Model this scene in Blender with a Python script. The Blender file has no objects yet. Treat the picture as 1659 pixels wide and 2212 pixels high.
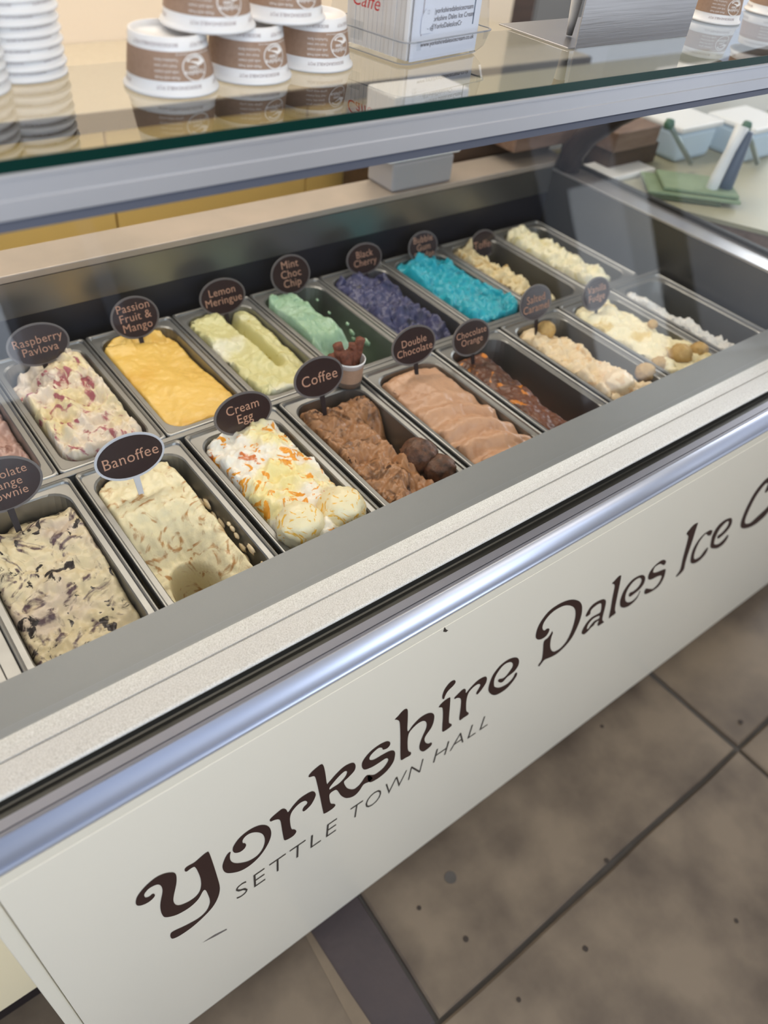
import bpy, bmesh, math, random
from mathutils import Vector, Matrix, noise

H = 1.62                     # eye height above the floor; all z below are written as H - drop
FPX, CX, CY = 1648.925, 829.5, 1106.0
RM = ((0.79019293, -0.60607921, 0.09090176), (-0.36778344, -0.58760585, -0.72073206), (0.49023512, 0.53608522, -0.68722788))
PI = math.pi
sc = bpy.context.scene

# ------------------------------------------------------------------ camera
cd = bpy.data.cameras.new('camera'); cam = bpy.data.objects.new('camera', cd)
sc.collection.objects.link(cam); sc.camera = cam
cd.sensor_fit = 'HORIZONTAL'; cd.sensor_width = 36.0; cd.lens = 36.0 * FPX / 1659.0
cd.clip_start = 0.02
cam.matrix_world = Matrix(((RM[0][0], -RM[1][0], -RM[2][0], 0), (RM[0][1], -RM[1][1], -RM[2][1], 0), (RM[0][2], -RM[1][2], -RM[2][2], H), (0, 0, 0, 1)))
cd.dof.use_dof = True; cd.dof.focus_distance = 1.02; cd.dof.aperture_fstop = 3.8

# ------------------------------------------------------------------ world, lights, exposure
w = bpy.data.worlds.new('world'); sc.world = w; w.use_nodes = True
nt = w.node_tree; nt.nodes.clear()
wo = nt.nodes.new('ShaderNodeOutputWorld'); bg = nt.nodes.new('ShaderNodeBackground')
tc = nt.nodes.new('ShaderNodeTexCoord'); sp = nt.nodes.new('ShaderNodeSeparateXYZ'); rp = nt.nodes.new('ShaderNodeValToRGB')
nt.links.new(tc.outputs['Generated'], sp.inputs[0]); nt.links.new(sp.outputs['Z'], rp.inputs[0])
nt.links.new(rp.outputs[0], bg.inputs[0]); nt.links.new(bg.outputs[0], wo.inputs[0])
r = rp.color_ramp; r.elements[0].position = 0.0; r.elements[0].color = (0.75, 0.80, 0.90, 1)
r.elements[1].position = 0.6; r.elements[1].color = (0.42, 0.60, 1.0, 1)
bg.inputs[1].default_value = 0.9
vs = sc.view_settings; vs.view_transform = 'Standard'; vs.look = 'None'; vs.gamma = 1; vs.use_curve_mapping = False
vs.exposure = 0.0
def area(name, loc, target, sx, sy, power, col):
    l = bpy.data.lights.new(name, 'AREA'); l.shape = 'RECTANGLE'; l.size = sx; l.size_y = sy; l.energy = power; l.color = col
    o = bpy.data.objects.new(name, l); sc.collection.objects.link(o); o.location = loc
    o.rotation_euler = (Vector(target) - Vector(loc)).to_track_quat('-Z', 'Y').to_euler()
    return o
area('window_light', (-0.70, -2.78, 1.82), (-0.70, 0, 1.30), 2.8, 1.2, 56, (0.78, 0.87, 1.0))
area('overhead_blue_fill', (0.5, -1.75, 2.68), (0.5, -1.6, 0), 4.0, 1.5, 48, (0.72, 0.83, 1.0))  # blue overhead light added to brighten the rail top; the ceiling has no opening
area('doorway_light', (5.08, -2.78, 0.80), (4.4, 0, 0.7), 0.70, 1.56, 8, (0.86, 0.93, 1.0))
area('ceiling_lamp_light', (0.7, 1.9, 2.66), (0.7, 1.7, 0), 2.4, 0.5, 30, (1.0, 0.91, 0.80))
area('ceiling_lamp_light', (0.9, -0.3, 2.66), (0.9, -0.2, 0), 2.4, 0.5, 12, (1.0, 0.92, 0.80))
area('side_daylight_fill', (4.6, 1.3, 1.9), (2.0, 1.1, 0.9), 1.4, 1.2, 38, (0.93, 0.96, 1.0))  # daylight fill added to brighten the right counter; no window is built there
cy = sc.cycles
cy.max_bounces = 8; cy.transparent_max_bounces = 16; cy.caustics_reflective = False; cy.caustics_refractive = False
cy.use_denoising = True; cy.sample_clamp_indirect = 6.0

# ------------------------------------------------------------------ helpers
def C(h):
    h = h.lstrip('#'); o = []
    for i in (0, 2, 4):
        c = int(h[i:i + 2], 16) / 255; o.append(c / 12.92 if c <= 0.04045 else ((c + 0.055) / 1.055) ** 2.4)
    return (o[0], o[1], o[2], 1)
def ray(u, v):
    a, b = (u - CX) / FPX, (v - CY) / FPX
    return Vector([RM[0][i] * a + RM[1][i] * b + RM[2][i] for i in range(3)])
def on_z(u, v, z):
    d = ray(u, v); return Vector((0, 0, H)) + d * ((z - H) / d.z)
def on_y(u, v, y):
    d = ray(u, v); return Vector((0, 0, H)) + d * (y / d.y)
def link(o, parent=None):
    sc.collection.objects.link(o)
    if parent: o.parent = parent
    return o
def tag(o, label=None, cat=None, group=None, kind=None):
    if label: o['label'] = label
    if cat: o['category'] = cat
    if group: o['group'] = group
    if kind: o['kind'] = kind
    return o
def thing(name, label, cat, loc=(0, 0, 0), rz=0, group=None):
    o = bpy.data.objects.new(name, None); o.empty_display_size = 0.02; link(o)
    o.location = loc; o.rotation_euler = (0, 0, rz); return tag(o, label, cat, group)
def mesh(name, verts, faces, mat, parent=None, smooth=False, mats=None, loc=None):
    me = bpy.data.meshes.new(name); me.from_pydata([tuple(v) for v in verts], [], faces)
    for m in (mats or [mat]): me.materials.append(m)
    me.polygons.foreach_set('use_smooth', [smooth] * len(me.polygons))
    me.update(); o = bpy.data.objects.new(name, me)
    if loc: o.location = loc
    return link(o, parent)
def bm_obj(name, bm, mat, parent=None, smooth=False, loc=None, fix=True):
    if fix: bmesh.ops.recalc_face_normals(bm, faces=bm.faces)
    me = bpy.data.meshes.new(name); bm.to_mesh(me); bm.free(); me.materials.append(mat)
    me.polygons.foreach_set('use_smooth', [smooth] * len(me.polygons))
    o = bpy.data.objects.new(name, me)
    if loc: o.location = loc
    return link(o, parent)
def box_bm(bm, lo, hi, bev=0.0, M=None):
    r = bmesh.ops.create_cube(bm, size=1.0); vs_ = r['verts']
    for v in vs_:
        v.co = Vector(((lo[i] + hi[i]) / 2 + v.co[i] * (hi[i] - lo[i]) for i in range(3)))
    if bev > 0:
        es = list({e for v in vs_ for e in v.link_edges})
        r2 = bmesh.ops.bevel(bm, geom=es, offset=bev, segments=2, affect='EDGES', profile=0.5)
        vs_ = list({v for f in r2['faces'] for v in f.verts} | {v for v in vs_ if v.is_valid})
    if M:
        for v in vs_: v.co = M @ v.co
def box(name, lo, hi, mat, parent=None, bev=0.0, loc=None, rot=None):
    bm = bmesh.new(); box_bm(bm, lo, hi, bev); o = bm_obj(name, bm, mat, parent, loc=loc)
    if rot: o.rotation_euler = rot
    return o
def extrude_x(name, prof, x0, x1, mat, parent=None, smooth=False, closed=True):
    n = len(prof); v = [(x0, p[0], p[1]) for p in prof] + [(x1, p[0], p[1]) for p in prof]
    f = [(i, (i + 1) % n, n + (i + 1) % n, n + i) for i in range(n if closed else n - 1)]
    if closed: f += [tuple(range(n))[::-1], tuple(range(n, 2 * n))]
    bm = bmesh.new(); vv = [bm.verts.new(a) for a in v]
    for q in f: bm.faces.new([vv[i] for i in q])
    o = bm_obj(name, bm, mat, parent)
    if smooth:
        for p in o.data.polygons: p.use_smooth = len(p.vertices) == 4
    return o
def tube_bm(bm, pts, rad, seg=8, cap=True):
    rings = []
    for i, p in enumerate(pts):
        p = Vector(p); a = Vector(pts[max(i - 1, 0)]); b = Vector(pts[min(i + 1, len(pts) - 1)])
        t = (b - a).normalized(); u = t.orthogonal().normalized(); q = t.cross(u)
        rr = rad[i] if isinstance(rad, (list, tuple)) else rad
        rings.append([bm.verts.new(p + u * math.cos(2 * PI * k / seg) * rr + q * math.sin(2 * PI * k / seg) * rr) for k in range(seg)])
    for a, b in zip(rings, rings[1:]):
        best = min(range(seg), key=lambda s: (a[0].co - b[s].co).length)
        for k in range(seg): bm.faces.new((a[k], a[(k + 1) % seg], b[(k + 1 + best) % seg], b[(k + best) % seg]))
    if cap: bm.faces.new(rings[0][::-1]); bm.faces.new(rings[-1])
def lathe(prof, seg=40):
    bm = bmesh.new(); rings = []
    for (rr, z) in prof:
        rings.append([bm.verts.new((rr * math.cos(2 * PI * k / seg), rr * math.sin(2 * PI * k / seg), z)) for k in range(seg)] if rr > 1e-6 else [bm.verts.new((0, 0, z))])
    for a, b in zip(rings, rings[1:]):
        for k in range(seg):
            k2 = (k + 1) % seg
            if len(a) == 1 and len(b) == 1: continue
            if len(a) == 1: bm.faces.new((a[0], b[k2], b[k]))
            elif len(b) == 1: bm.faces.new((a[k], a[k2], b[0]))
            else: bm.faces.new((a[k], a[k2], b[k2], b[k]))
    return bm
def copy_tree(o, parent=None):
    c = o.copy(); sc.collection.objects.link(c); c.parent = parent
    for ch in list(o.children): copy_tree(ch, c)
    return c
_txt = {}
def text2d(body, size=1.0, align='CENTER', off=0.0, spacing=1.0, line=1.0, shear=0.0):
    key = (body, size, align, off, spacing, line, shear)
    if key not in _txt:
        cu = bpy.data.curves.new('t', 'FONT'); cu.body = body; cu.size = size; cu.align_x = align; cu.align_y = 'CENTER'
        cu.offset = off; cu.space_character = spacing; cu.space_line = line; cu.shear = shear; cu.resolution_u = 3; cu.fill_mode = 'FRONT'
        ob = bpy.data.objects.new('t', cu); me = bpy.data.meshes.new_from_object(ob)
        _txt[key] = ([tuple(v.co) for v in me.vertices], [tuple(p.vertices) for p in me.polygons])
        bpy.data.objects.remove(ob); bpy.data.meshes.remove(me); bpy.data.curves.remove(cu)
    return _txt[key]
def poly2d(loops):
    cu = bpy.data.curves.new('p', 'CURVE'); cu.dimensions = '2D'; cu.fill_mode = 'BOTH'
    for L in loops:
        s = cu.splines.new('POLY'); s.points.add(len(L) - 1); s.use_cyclic_u = True
        for p, q in zip(s.points, L): p.co = (q[0], q[1], 0, 1)
    ob = bpy.data.objects.new('p', cu); me = bpy.data.meshes.new_from_object(ob)
    out = ([tuple(v.co) for v in me.vertices], [tuple(p.vertices) for p in me.polygons])
    bpy.data.objects.remove(ob); bpy.data.meshes.remove(me); bpy.data.curves.remove(cu)
    return out
def smooth_loop(L, n=4, t=0.5):
    out = []; N = len(L)
    for i in range(N):
        p0, p1, p2, p3 = L[i - 1], L[i], L[(i + 1) % N], L[(i + 2) % N]
        for k in range(n):
            s = k / n; s2, s3 = s * s, s * s * s
            out.append(tuple(0.5 * ((2 * p1[j]) + (-p0[j] + p2[j]) * s * (2 * t) / 1.0 + (2 * p0[j] - 5 * p1[j] + 4 * p2[j] - p3[j]) * s2 + (-p0[j] + 3 * p1[j] - 3 * p2[j] + p3[j]) * s3) for j in (0, 1)))
    return out

# ------------------------------------------------------------------ materials
def mat(name, col, rough=0.5, metal=0.0, spec=0.5, noise_amt=0.0, nscale=20.0, col2=None, bump=0.0, bscale=80.0, stretch=None, coat=0.0, sss=0.0, rough_var=0.0):
    m = bpy.data.materials.new(name); m.use_nodes = True; t = m.node_tree; b = t.nodes['Principled BSDF']
    c1 = C(col) if isinstance(col, str) else col
    b.inputs['Base Color'].default_value = c1; b.inputs['Roughness'].default_value = rough; b.inputs['Metallic'].default_value = metal
    b.inputs['Specular IOR Level'].default_value = spec; b.inputs['Coat Weight'].default_value = coat; b.inputs['Coat Roughness'].default_value = 0.12
    if sss: b.inputs['Subsurface Weight'].default_value = sss; b.inputs['Subsurface Radius'].default_value = (0.01, 0.006, 0.004); b.inputs['Subsurface Scale'].default_value = 1.0
    if noise_amt or bump or rough_var:
        tcn = t.nodes.new('ShaderNodeTexCoord'); mp = t.nodes.new('ShaderNodeMapping'); t.links.new(tcn.outputs['Object'], mp.inputs[0])
        if stretch: mp.inputs['Scale'].default_value = stretch
    if noise_amt:
        n1 = t.nodes.new('ShaderNodeTexNoise'); n1.inputs['Scale'].default_value = nscale; n1.inputs['Detail'].default_value = 6
        t.links.new(mp.outputs[0], n1.inputs['Vector'])
        mx = t.nodes.new('ShaderNodeMixRGB'); mx.inputs[1].default_value = c1
        mx.inputs[2].default_value = C(col2) if col2 else tuple(x * 0.6 for x in c1[:3]) + (1,)
        mr = t.nodes.new('ShaderNodeMapRange'); mr.inputs['From Min'].default_value = 0.38; mr.inputs['From Max'].default_value = 0.68; mr.inputs['To Max'].default_value = noise_amt
        t.links.new(n1.outputs[0], mr.inputs[0]); t.links.new(mr.outputs[0], mx.inputs[0]); t.links.new(mx.outputs[0], b.inputs['Base Color'])
    if bump or rough_var:
        n2 = t.nodes.new('ShaderNodeTexNoise'); n2.inputs['Scale'].default_value = bscale; n2.inputs['Detail'].default_value = 4
        t.links.new(mp.outputs[0], n2.inputs['Vector'])
        if bump:
            bp = t.nodes.new('ShaderNodeBump'); bp.inputs['Strength'].default_value = bump; bp.inputs['Distance'].default_value = 0.002
            t.links.new(n2.outputs[0], bp.inputs['Height']); t.links.new(bp.outputs[0], b.inputs['Normal'])
        if rough_var:
            m2 = t.nodes.new('ShaderNodeMapRange'); m2.inputs['To Min'].default_value = rough - rough_var; m2.inputs['To Max'].default_value = rough + rough_var
            t.links.new(n2.outputs[0], m2.inputs[0]); t.links.new(m2.outputs[0], b.inputs['Roughness'])
    return m
def glass_mat(name, ior=1.5, tint=(1, 1, 1, 1), rough=0.0):
    m = bpy.data.materials.new(name); m.use_nodes = True; t = m.node_tree; t.nodes.clear()
    o = t.nodes.new('ShaderNodeOutputMaterial'); mx = t.nodes.new('ShaderNodeMixShader'); tr = t.nodes.new('ShaderNodeBsdfTransparent')
    gl = t.nodes.new('ShaderNodeBsdfGlossy'); fr = t.nodes.new('ShaderNodeFresnel'); fr.inputs[0].default_value = ior
    tr.inputs[0].default_value = tint; gl.inputs['Roughness'].default_value = rough
    ge = t.nodes.new('ShaderNodeNewGeometry'); mn = t.nodes.new('ShaderNodeMath'); mn.operation = 'MULTIPLY_ADD'
    mn.inputs[1].default_value = -1.0; mn.inputs[2].default_value = 1.0            # reflect on the outer faces only
    ml = t.nodes.new('ShaderNodeMath'); ml.operation = 'MULTIPLY'
    t.links.new(ge.outputs['Backfacing'], mn.inputs[0]); t.links.new(fr.outputs[0], ml.inputs[0]); t.links.new(mn.outputs[0], ml.inputs[1])
    t.links.new(ml.outputs[0], mx.inputs[0])
    t.links.new(tr.outputs[0], mx.inputs[1]); t.links.new(gl.outputs[0], mx.inputs[2]); t.links.new(mx.outputs[0], o.inputs[0])
    return m
def ice_mat(name, base, spots, bits=None, scale=14.0, dist=2.0, thr=0.5, width=0.12, bthr=0.62, bscale=45.0, rough=0.38, c3=None):
    m = bpy.data.materials.new(name); m.use_nodes = True; t = m.node_tree; b = t.nodes['Principled BSDF']
    b.inputs['Roughness'].default_value = rough; b.inputs['Subsurface Weight'].default_value = 0.15
    b.inputs['Subsurface Radius'].default_value = (0.008, 0.006, 0.004); b.inputs['Subsurface Scale'].default_value = 1.0
    tcn = t.nodes.new('ShaderNodeTexCoord')
    def lay(prev, col, sc_, th, wd, di, off):
        mp = t.nodes.new('ShaderNodeMapping'); mp.inputs['Location'].default_value = (off, off * 1.7, off * 0.3); t.links.new(tcn.outputs['Object'], mp.inputs[0])
        n = t.nodes.new('ShaderNodeTexNoise'); n.inputs['Scale'].default_value = sc_; n.inputs['Detail'].default_value = 5; n.inputs['Distortion'].default_value = di
        t.links.new(mp.outputs[0], n.inputs['Vector'])
        mr = t.nodes.new('ShaderNodeMapRange'); mr.interpolation_type = 'SMOOTHSTEP'; mr.inputs['From Min'].default_value = th; mr.inputs['From Max'].default_value = th + wd
        t.links.new(n.outputs[0], mr.inputs[0]); mx = t.nodes.new('ShaderNodeMixRGB'); t.links.new(mr.outputs[0], mx.inputs[0])
        if isinstance(prev, tuple): mx.inputs[1].default_value = prev
        else: t.links.new(prev, mx.inputs[1])
        mx.inputs[2].default_value = C(col); return mx.outputs[0]
    cur = C(base)
    if c3: cur = lay(cur, c3, scale * 0.8, 0.45, 0.2, 0.5, 7.0)
    if spots: cur = lay(cur, spots, scale, thr, width, dist, 1.0)
    if bits: cur = lay(cur, bits, bscale, bthr, 0.05, 1.0, 3.0)
    if isinstance(cur, tuple): b.inputs['Base Color'].default_value = cur
    else: t.links.new(cur, b.inputs['Base Color'])
    n2 = t.nodes.new('ShaderNodeTexNoise'); n2.inputs['Scale'].default_value = 160; n2.inputs['Detail'].default_value = 3; t.links.new(tcn.outputs['Object'], n2.inputs['Vector'])
    bp = t.nodes.new('ShaderNodeBump'); bp.inputs['Strength'].default_value = 0.35; bp.inputs['Distance'].default_value = 0.002
    t.links.new(n2.outputs[0], bp.inputs['Height']); t.links.new(bp.outputs[0], b.inputs['Normal'])
    return m
M = {}
M['panel'] = mat('cream_laminate', '#ECE5D3', 0.32, noise_amt=0.12, nscale=3, col2='#E0D8C6', coat=0.3)
M['lip'] = mat('cream_edge', '#E6DFCC', 0.4)
M['print'] = mat('dark_brown_vinyl', '#2E1613', 0.45)
M['print_thin'] = mat('charcoal_vinyl', '#3A342E', 0.5)
M['steel'] = mat('pan_steel', '#8F8F8D', 0.38, 0.85, rough_var=0.08, bscale=30)
M['steel_in'] = mat('bin_steel', '#8E8D8A', 0.38, 0.85, rough_var=0.1, bscale=12, noise_amt=0.3, nscale=5, col2='#6f6c68')
M['ledge'] = mat('satin_grey_ledge', '#868888', 0.5, 0.35, bump=0.08, bscale=900)
M['satin'] = mat('bright_satin_aluminium', '#F4F3F0', 0.40, 0.6, bump=0.5, bscale=1500, noise_amt=0.8, nscale=900, col2='#BDBAB2')
M['channel'] = mat('dark_channel', '#3E3D39', 0.3, 0.6)
M['lav'] = mat('anodised_edge', '#8F8F98', 0.4, 0.6)
M['blue'] = mat('anodised_aluminium', '#CCD2E2', 0.42, 0.8)
M['alu'] = mat('silver_aluminium', '#D9DBE1', 0.4, 0.7, noise_amt=0.2, nscale=3, col2='#A9ADB6')
M['alu_dark'] = mat('grey_gasket', '#6C7180', 0.45, 0.5)
M['seal'] = mat('rubber_seal', '#15130f', 0.6)
M['brush'] = mat('brushed_steel', '#BDBBBC', 0.33, 0.9, bump=0.12, bscale=300, stretch=(0.03, 0.03, 1), rough_var=0.06)
M['black'] = mat('black_plastic', '#16151A', 0.5)
M['liner'] = mat('dark_liner', '#22222A', 0.45)
M['brown_metal'] = mat('dark_brown_bracket', '#241715', 0.4, 0.2)
M['glass'] = glass_mat('clear_glass', 1.45, (0.985, 0.99, 0.985, 1))
M['shelf'] = glass_mat('shelf_glass', 3.3, (0.86, 0.87, 0.86, 1))
M['gedge'] = mat('green_glass_edge', '#02302A', 0.25, 0.0, spec=0.3)
M['clear'] = glass_mat('clear_plastic', 1.45, (0.93, 0.94, 0.95, 1), 0.05)
M['clear_edge'] = mat('clear_plastic_edge', '#A9ACB2', 0.2)
M['white'] = mat('white_board', '#F2F0EE', 0.5)
M['cup'] = mat('white_paper_cup', '#F3F1EF', 0.4, sss=0.05)
M['kraft'] = mat('kraft_print', '#A98A73', 0.6, noise_amt=0.35, nscale=250, col2='#93735C')
M['pink_grey'] = mat('grey_pink_ink', '#A99A98', 0.6)
M['white_ink'] = mat('white_ink', '#F5EFE9', 0.6)
M['card'] = mat('white_card', '#E9ECF6', 0.5)
M['napkin'] = mat('napkin_paper', '#EFEAE4', 0.8, noise_amt=0.4, nscale=60, col2='#D8D2CC', stretch=(1, 1, 0.05))
M['ink'] = mat('grey_brown_ink', '#5A5358', 0.6)
M['red'] = mat('red_ink', '#C22A2E', 0.6)
M['tagp'] = mat('dark_brown_tag', '#2C1A1C', 0.25, coat=0.4)
M['tagtext'] = mat('copper_lettering', '#BC8F76', 0.5)
M['tagrim'] = mat('clear_tag_rim', '#6E6866', 0.25)
M['tagw'] = mat('frosted_stick', '#C9CBD2', 0.35)
M['stick'] = mat('brown_stick', '#23171A', 0.4)
M['flake'] = mat('chocolate_flake', '#7C4530', 0.7, noise_amt=0.6, nscale=120, col2='#3C1F14', bump=0.9, bscale=220)
M['wall'] = mat('cream_wall', '#E9DAC6', 0.8, noise_amt=0.1, nscale=1.5, col2='#E2D0B4', bump=0.1, bscale=60)
M['ceil'] = mat('white_ceiling', '#EEEAE2', 0.9, noise_amt=0.05, nscale=3)
M['grey_wall'] = mat('grey_wall', '#8D8B87', 0.8, noise_amt=0.1, nscale=2)
M['yellow'] = mat('yellow_laminate', '#F2D88C', 0.45, noise_amt=0.1, nscale=4)
M['worktop'] = mat('beige_worktop', '#CFC4AE', 0.35, noise_amt=0.3, nscale=60, col2='#B9AD96')
M['deck'] = mat('back_deck', '#A59A8E', 0.4, 0.2, noise_amt=0.5, nscale=6, col2='#C9B8A8')
M['dark_edge'] = mat('dark_strip', '#34322F', 0.4)
M['plinth'] = mat('dark_brown_plinth', '#1E100C', 0.9)
M['cream2'] = mat('cream_counter', '#F8E9C4', 0.35)
M['stone'] = mat('sandstone', '#80705D', 0.5, noise_amt=1.0, nscale=5.5, col2='#55483C', bump=0.3, bscale=25)
M['stone2'] = mat('sandstone_pale', '#83725D', 0.5, noise_amt=1.0, nscale=4.5, col2='#5A4D41', bump=0.3, bscale=20)
M['slate'] = mat('dark_slate', '#4C4140', 0.6, noise_amt=0.5, nscale=14, col2='#40383A', bump=0.4, bscale=60)
M['grout'] = mat('grout', '#5B554F', 0.9, noise_amt=0.4, nscale=20)
M['spot'] = mat('dark_floor_stain', '#3A2F26', 0.7)
M['wood'] = mat('brown_wood', '#80685A', 0.55, noise_amt=0.6, nscale=8, col2='#5C3E28', stretch=(1, 6, 6))
M['dwood'] = mat('dark_wood', '#4A3526', 0.55, noise_amt=0.5, nscale=8, col2='#2E1F16', stretch=(1, 6, 6))
M['green'] = mat('folded_green_cloth', '#8FA283', 0.85, noise_amt=0.3, nscale=30, col2='#758A6B')
M['dgreen'] = mat('dark_green_cloth', '#4A5A42', 0.85)
M['tubblue'] = mat('pale_blue_tub', '#C8DDF0', 0.4)
M['tubwhite'] = mat('white_tub', '#EEF0F2', 0.4)
M['slateblue'] = mat('slate_blue_handle', '#4B5A70', 0.4)
M['gsteel'] = mat('grey_green_steel', '#8E9C98', 0.3, 0.5)
M['olive'] = mat('olive_grey_tray', '#A8A48A', 0.4)
M['leafm'] = mat('plant_leaf', '#6F9A28', 0.5, noise_amt=0.5, nscale=30, col2='#3C6A1A')
M['water'] = mat('white_frost', '#D6D8D8', 0.5)

# ------------------------------------------------------------------ room
fl = thing('floor', None, None); fl['kind'] = 'structure'
box('bedding', (-2.5, -2.9, -0.06), (6.0, 3.2, -0.012), M['grout'], fl)
random.seed(5)
rows = [(-2.9, -1.5, [-2.5, -1.0, 0.3, 1.6, 2.7, 4.0, 6.0]), (-1.49, -0.72, [-2.5, -1.2, -0.1, 1.05, 2.2, 3.4, 4.6, 6.0]),
        (-0.71, 0.1325, [-2.5, -1.3, -0.12, 1.386, 2.3, 3.5, 4.7, 6.0]), (0.1425, 0.93, [-2.5, -1.6, -0.62, 0.318, 'D', 1.378, 2.1, 3.2, 4.4, 6.0]),
        (0.945, 1.7, [-2.5, -1.0, 0.2, 1.5, 2.4, 3.6, 6.0]), (1.715, 2.5, [-2.5, -0.6, 0.8, 2.0, 3.2, 4.6, 6.0]), (2.515, 3.2, [-2.5, -1.2, 0.5, 1.7, 2.9, 4.1, 6.0])]
def slab(poly, top, m):
    n = len(poly); bm = bmesh.new()
    ev = []
    for i in range(n):
        a, b = Vector(poly[i]), Vector(poly[(i + 1) % n]); k = max(1, int((b - a).length / 0.12))
        for j in range(k):
            p = a.lerp(b, j / k); q = 0.006 * noise.noise(Vector((p.x * 14, p.y * 14, top * 50))); ev.append((p.x + q, p.y - q))
    c = Vector((sum(p[0] for p in ev) / len(ev), sum(p[1] for p in ev) / len(ev)))
    up, mid, lo = [], [], []
    for p in ev:
        d = (c - Vector(p)).normalized() * 0.005
        up.append(bm.verts.new((p[0] + d.x, p[1] + d.y, top))); mid.append(bm.verts.new((p[0], p[1], top - 0.004))); lo.append(bm.verts.new((p[0], p[1], -0.02)))
    k = len(ev)
    for i in range(k):
        j = (i + 1) % k; bm.faces.new((mid[i], mid[j], up[j], up[i])); bm.faces.new((lo[i], lo[j], mid[j], mid[i]))
    bm.faces.new(up)
    return bm_obj('flagstone', bm, m, fl)
gap = 0.006
for y0, y1, xs in rows:
    k = 0
    while k < len(xs) - 1:
        if xs[k + 1] == 'D':
            s = slab([(xs[k], y0), (0.285, y0), (0.345, y1), (xs[k], y1)], 0.0, M['stone2'])
            d = slab([(0.292, y0), (0.415, y0), (0.43, 0.45), (0.43, y1), (0.352, y1)], -0.003, M['slate']); d['label'] = 'dark slate strip between two pale flagstones'
            slab([(0.425, y0), (1.378, y0), (1.378, y1), (0.438, y1), (0.438, 0.45)], 0.001, M['stone']); k += 2; xs = list(xs); xs[k] = 1.39
        else:
            slab([(xs[k] + gap, y0), (xs[k + 1] - gap, y0), (xs[k + 1] - gap, y1), (xs[k] + gap, y1)], random.uniform(-0.002, 0.001), random.choice([M['stone'], M['stone2']])); k += 1
for (u, v, s_) in ((973, 1896, 11), (1006, 2029, 5), (1300, 1570, 4), (1264, 2050, 5), (905, 1962, 4), (1120, 2160, 4), (1590, 1990, 4), (1310, 1860, 5), (1600, 1560, 5)):
    p = on_z(u, v, 0.0); rr = s_ / 1649 * 1.9; bm = bmesh.new()
    vv = [bm.verts.new((math.cos(a) * rr * (1 + .25 * noise.noise(Vector((a, u, 0)))), math.sin(a) * rr, 0)) for a in [i * PI / 7 for i in range(14)]]; bm.faces.new(vv)
    bm_obj('spot', bm, M['spot'] if s_ != 11 else M['grout'], fl, loc=(p.x, p.y, 0.0022))
def wallbox(name, lo, hi, m, bev=0): o = box(name, lo, hi, m, None, bev); o['kind'] = 'structure'; return o
wallbox('wall_back', (-2.5, 2.6, -0.05), (2.74, 2.72, 2.7), M['wall'])
wallbox('wall_far', (2.4, 5.2, -0.05), (6.0, 5.3, 2.7), M['grey_wall'])
wallbox('wall_return', (2.66, 2.72, -0.05), (2.74, 5.2, 2.7), M['wall'])
wallbox('ceiling', (-2.5, -2.9, 2.7), (6.0, 5.3, 2.8), M['ceil'])
# shop front behind the viewer: dark frame with glazed openings that let the daylight in
wf = thing('wall_front', None, None); wf['kind'] = 'structure'
M['frame'] = mat('shopfront_frame', '#4A4440', 0.6); M['outside_wall'] = mat('front_wall_plaster', '#9A917F', 0.9)
box('stall_riser', (-2.5, -2.9, 0), (4.4, -2.8, 1.15), M['outside_wall'], wf)
box('header', (-2.5, -2.9, 2.45), (6.0, -2.8, 2.7), M['outside_wall'], wf)
for x0_, x1_ in ((-2.5, -2.15), (0.76, 1.17), (1.29, 4.4), (5.4, 6.0)): box('pier', (x0_, -2.9, 1.151 if x1_ < 4.5 else 0.0), (x1_, -2.8, 2.449), M['outside_wall'], wf)
box('infill', (1.1701, -2.88, 1.151), (1.2899, -2.82, 1.45), M['outside_wall'], wf)
for x in (-0.75,): box('mullion', (x, -2.9, 1.151), (x + 0.08, -2.8, 2.449), M['frame'], wf)

# ------------------------------------------------------------------ freezer cabinet
X0, X1 = -0.0865, 2.06
fz = thing('display_freezer', 'long cream scoop ice cream freezer with glass front and dark brown lettering', 'freezer', (0, 0, 0))
def z_(d): return H - d
# front ledge and rails, from the opening edge outwards
extrude_x('inner_ledge', [(0.571, z_(.7200)), (0.5048, z_(.7196)), (0.5048, z_(.735)), (0.560, z_(.735)), (0.560, z_(.86)), (0.571, z_(.86))], X0, X1, M['ledge'], fz)
extrude_x('top_rail', [(0.5046, z_(.7190)), (0.4815, z_(.7200)), (0.4810, z_(.7225)), (0.4790, z_(.7225)), (0.4785, z_(.7200)), (0.4475, z_(.7205)), (0.4448, z_(.7212)), (0.4440, z_(.7225)), (0.4440, z_(.737)), (0.5046, z_(.737))], X0, X1, M['satin'], fz)
extrude_x('groove_channel', [(0.4439, z_(.7226)), (0.4432, z_(.7226)), (0.4425, z_(.7306)), (0.4405, z_(.7316)), (0.4285, z_(.7310)), (0.4285, z_(.737)), (0.4439, z_(.737))], X0, X1, M['channel'], fz)
extrude_x('edge_strip', [(0.4284, z_(.7268)), (0.4172, z_(.7266)), (0.4168, z_(.7285)), (0.4160, z_(.7285)), (0.4158, z_(.7266)), (0.4125, z_(.7268)), (0.4125, z_(.737)), (0.4284, z_(.737))], X0, X1, M['lav'], fz)
pr = [(0.4124, z_(.7268))] + [(0.4124 - 0.0195 * math.sin(a), z_(.7520) + 0.0252 * math.cos(a)) for a in [i * PI / 2 / 14 for i in range(1, 13)]]
pr += [(0.3946, z_(.7475)), (0.3915, z_(.7480)), (0.3912, z_(.7530)), (0.4124, z_(.7530))]
extrude_x('bull_nose_rail', pr, X0, X1, M['blue'], fz, smooth=True)
box('panel_lip', (X0, 0.3903, z_(.7695)), (X1, 0.4120, z_(.7531)), M['lip'], fz)
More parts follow.
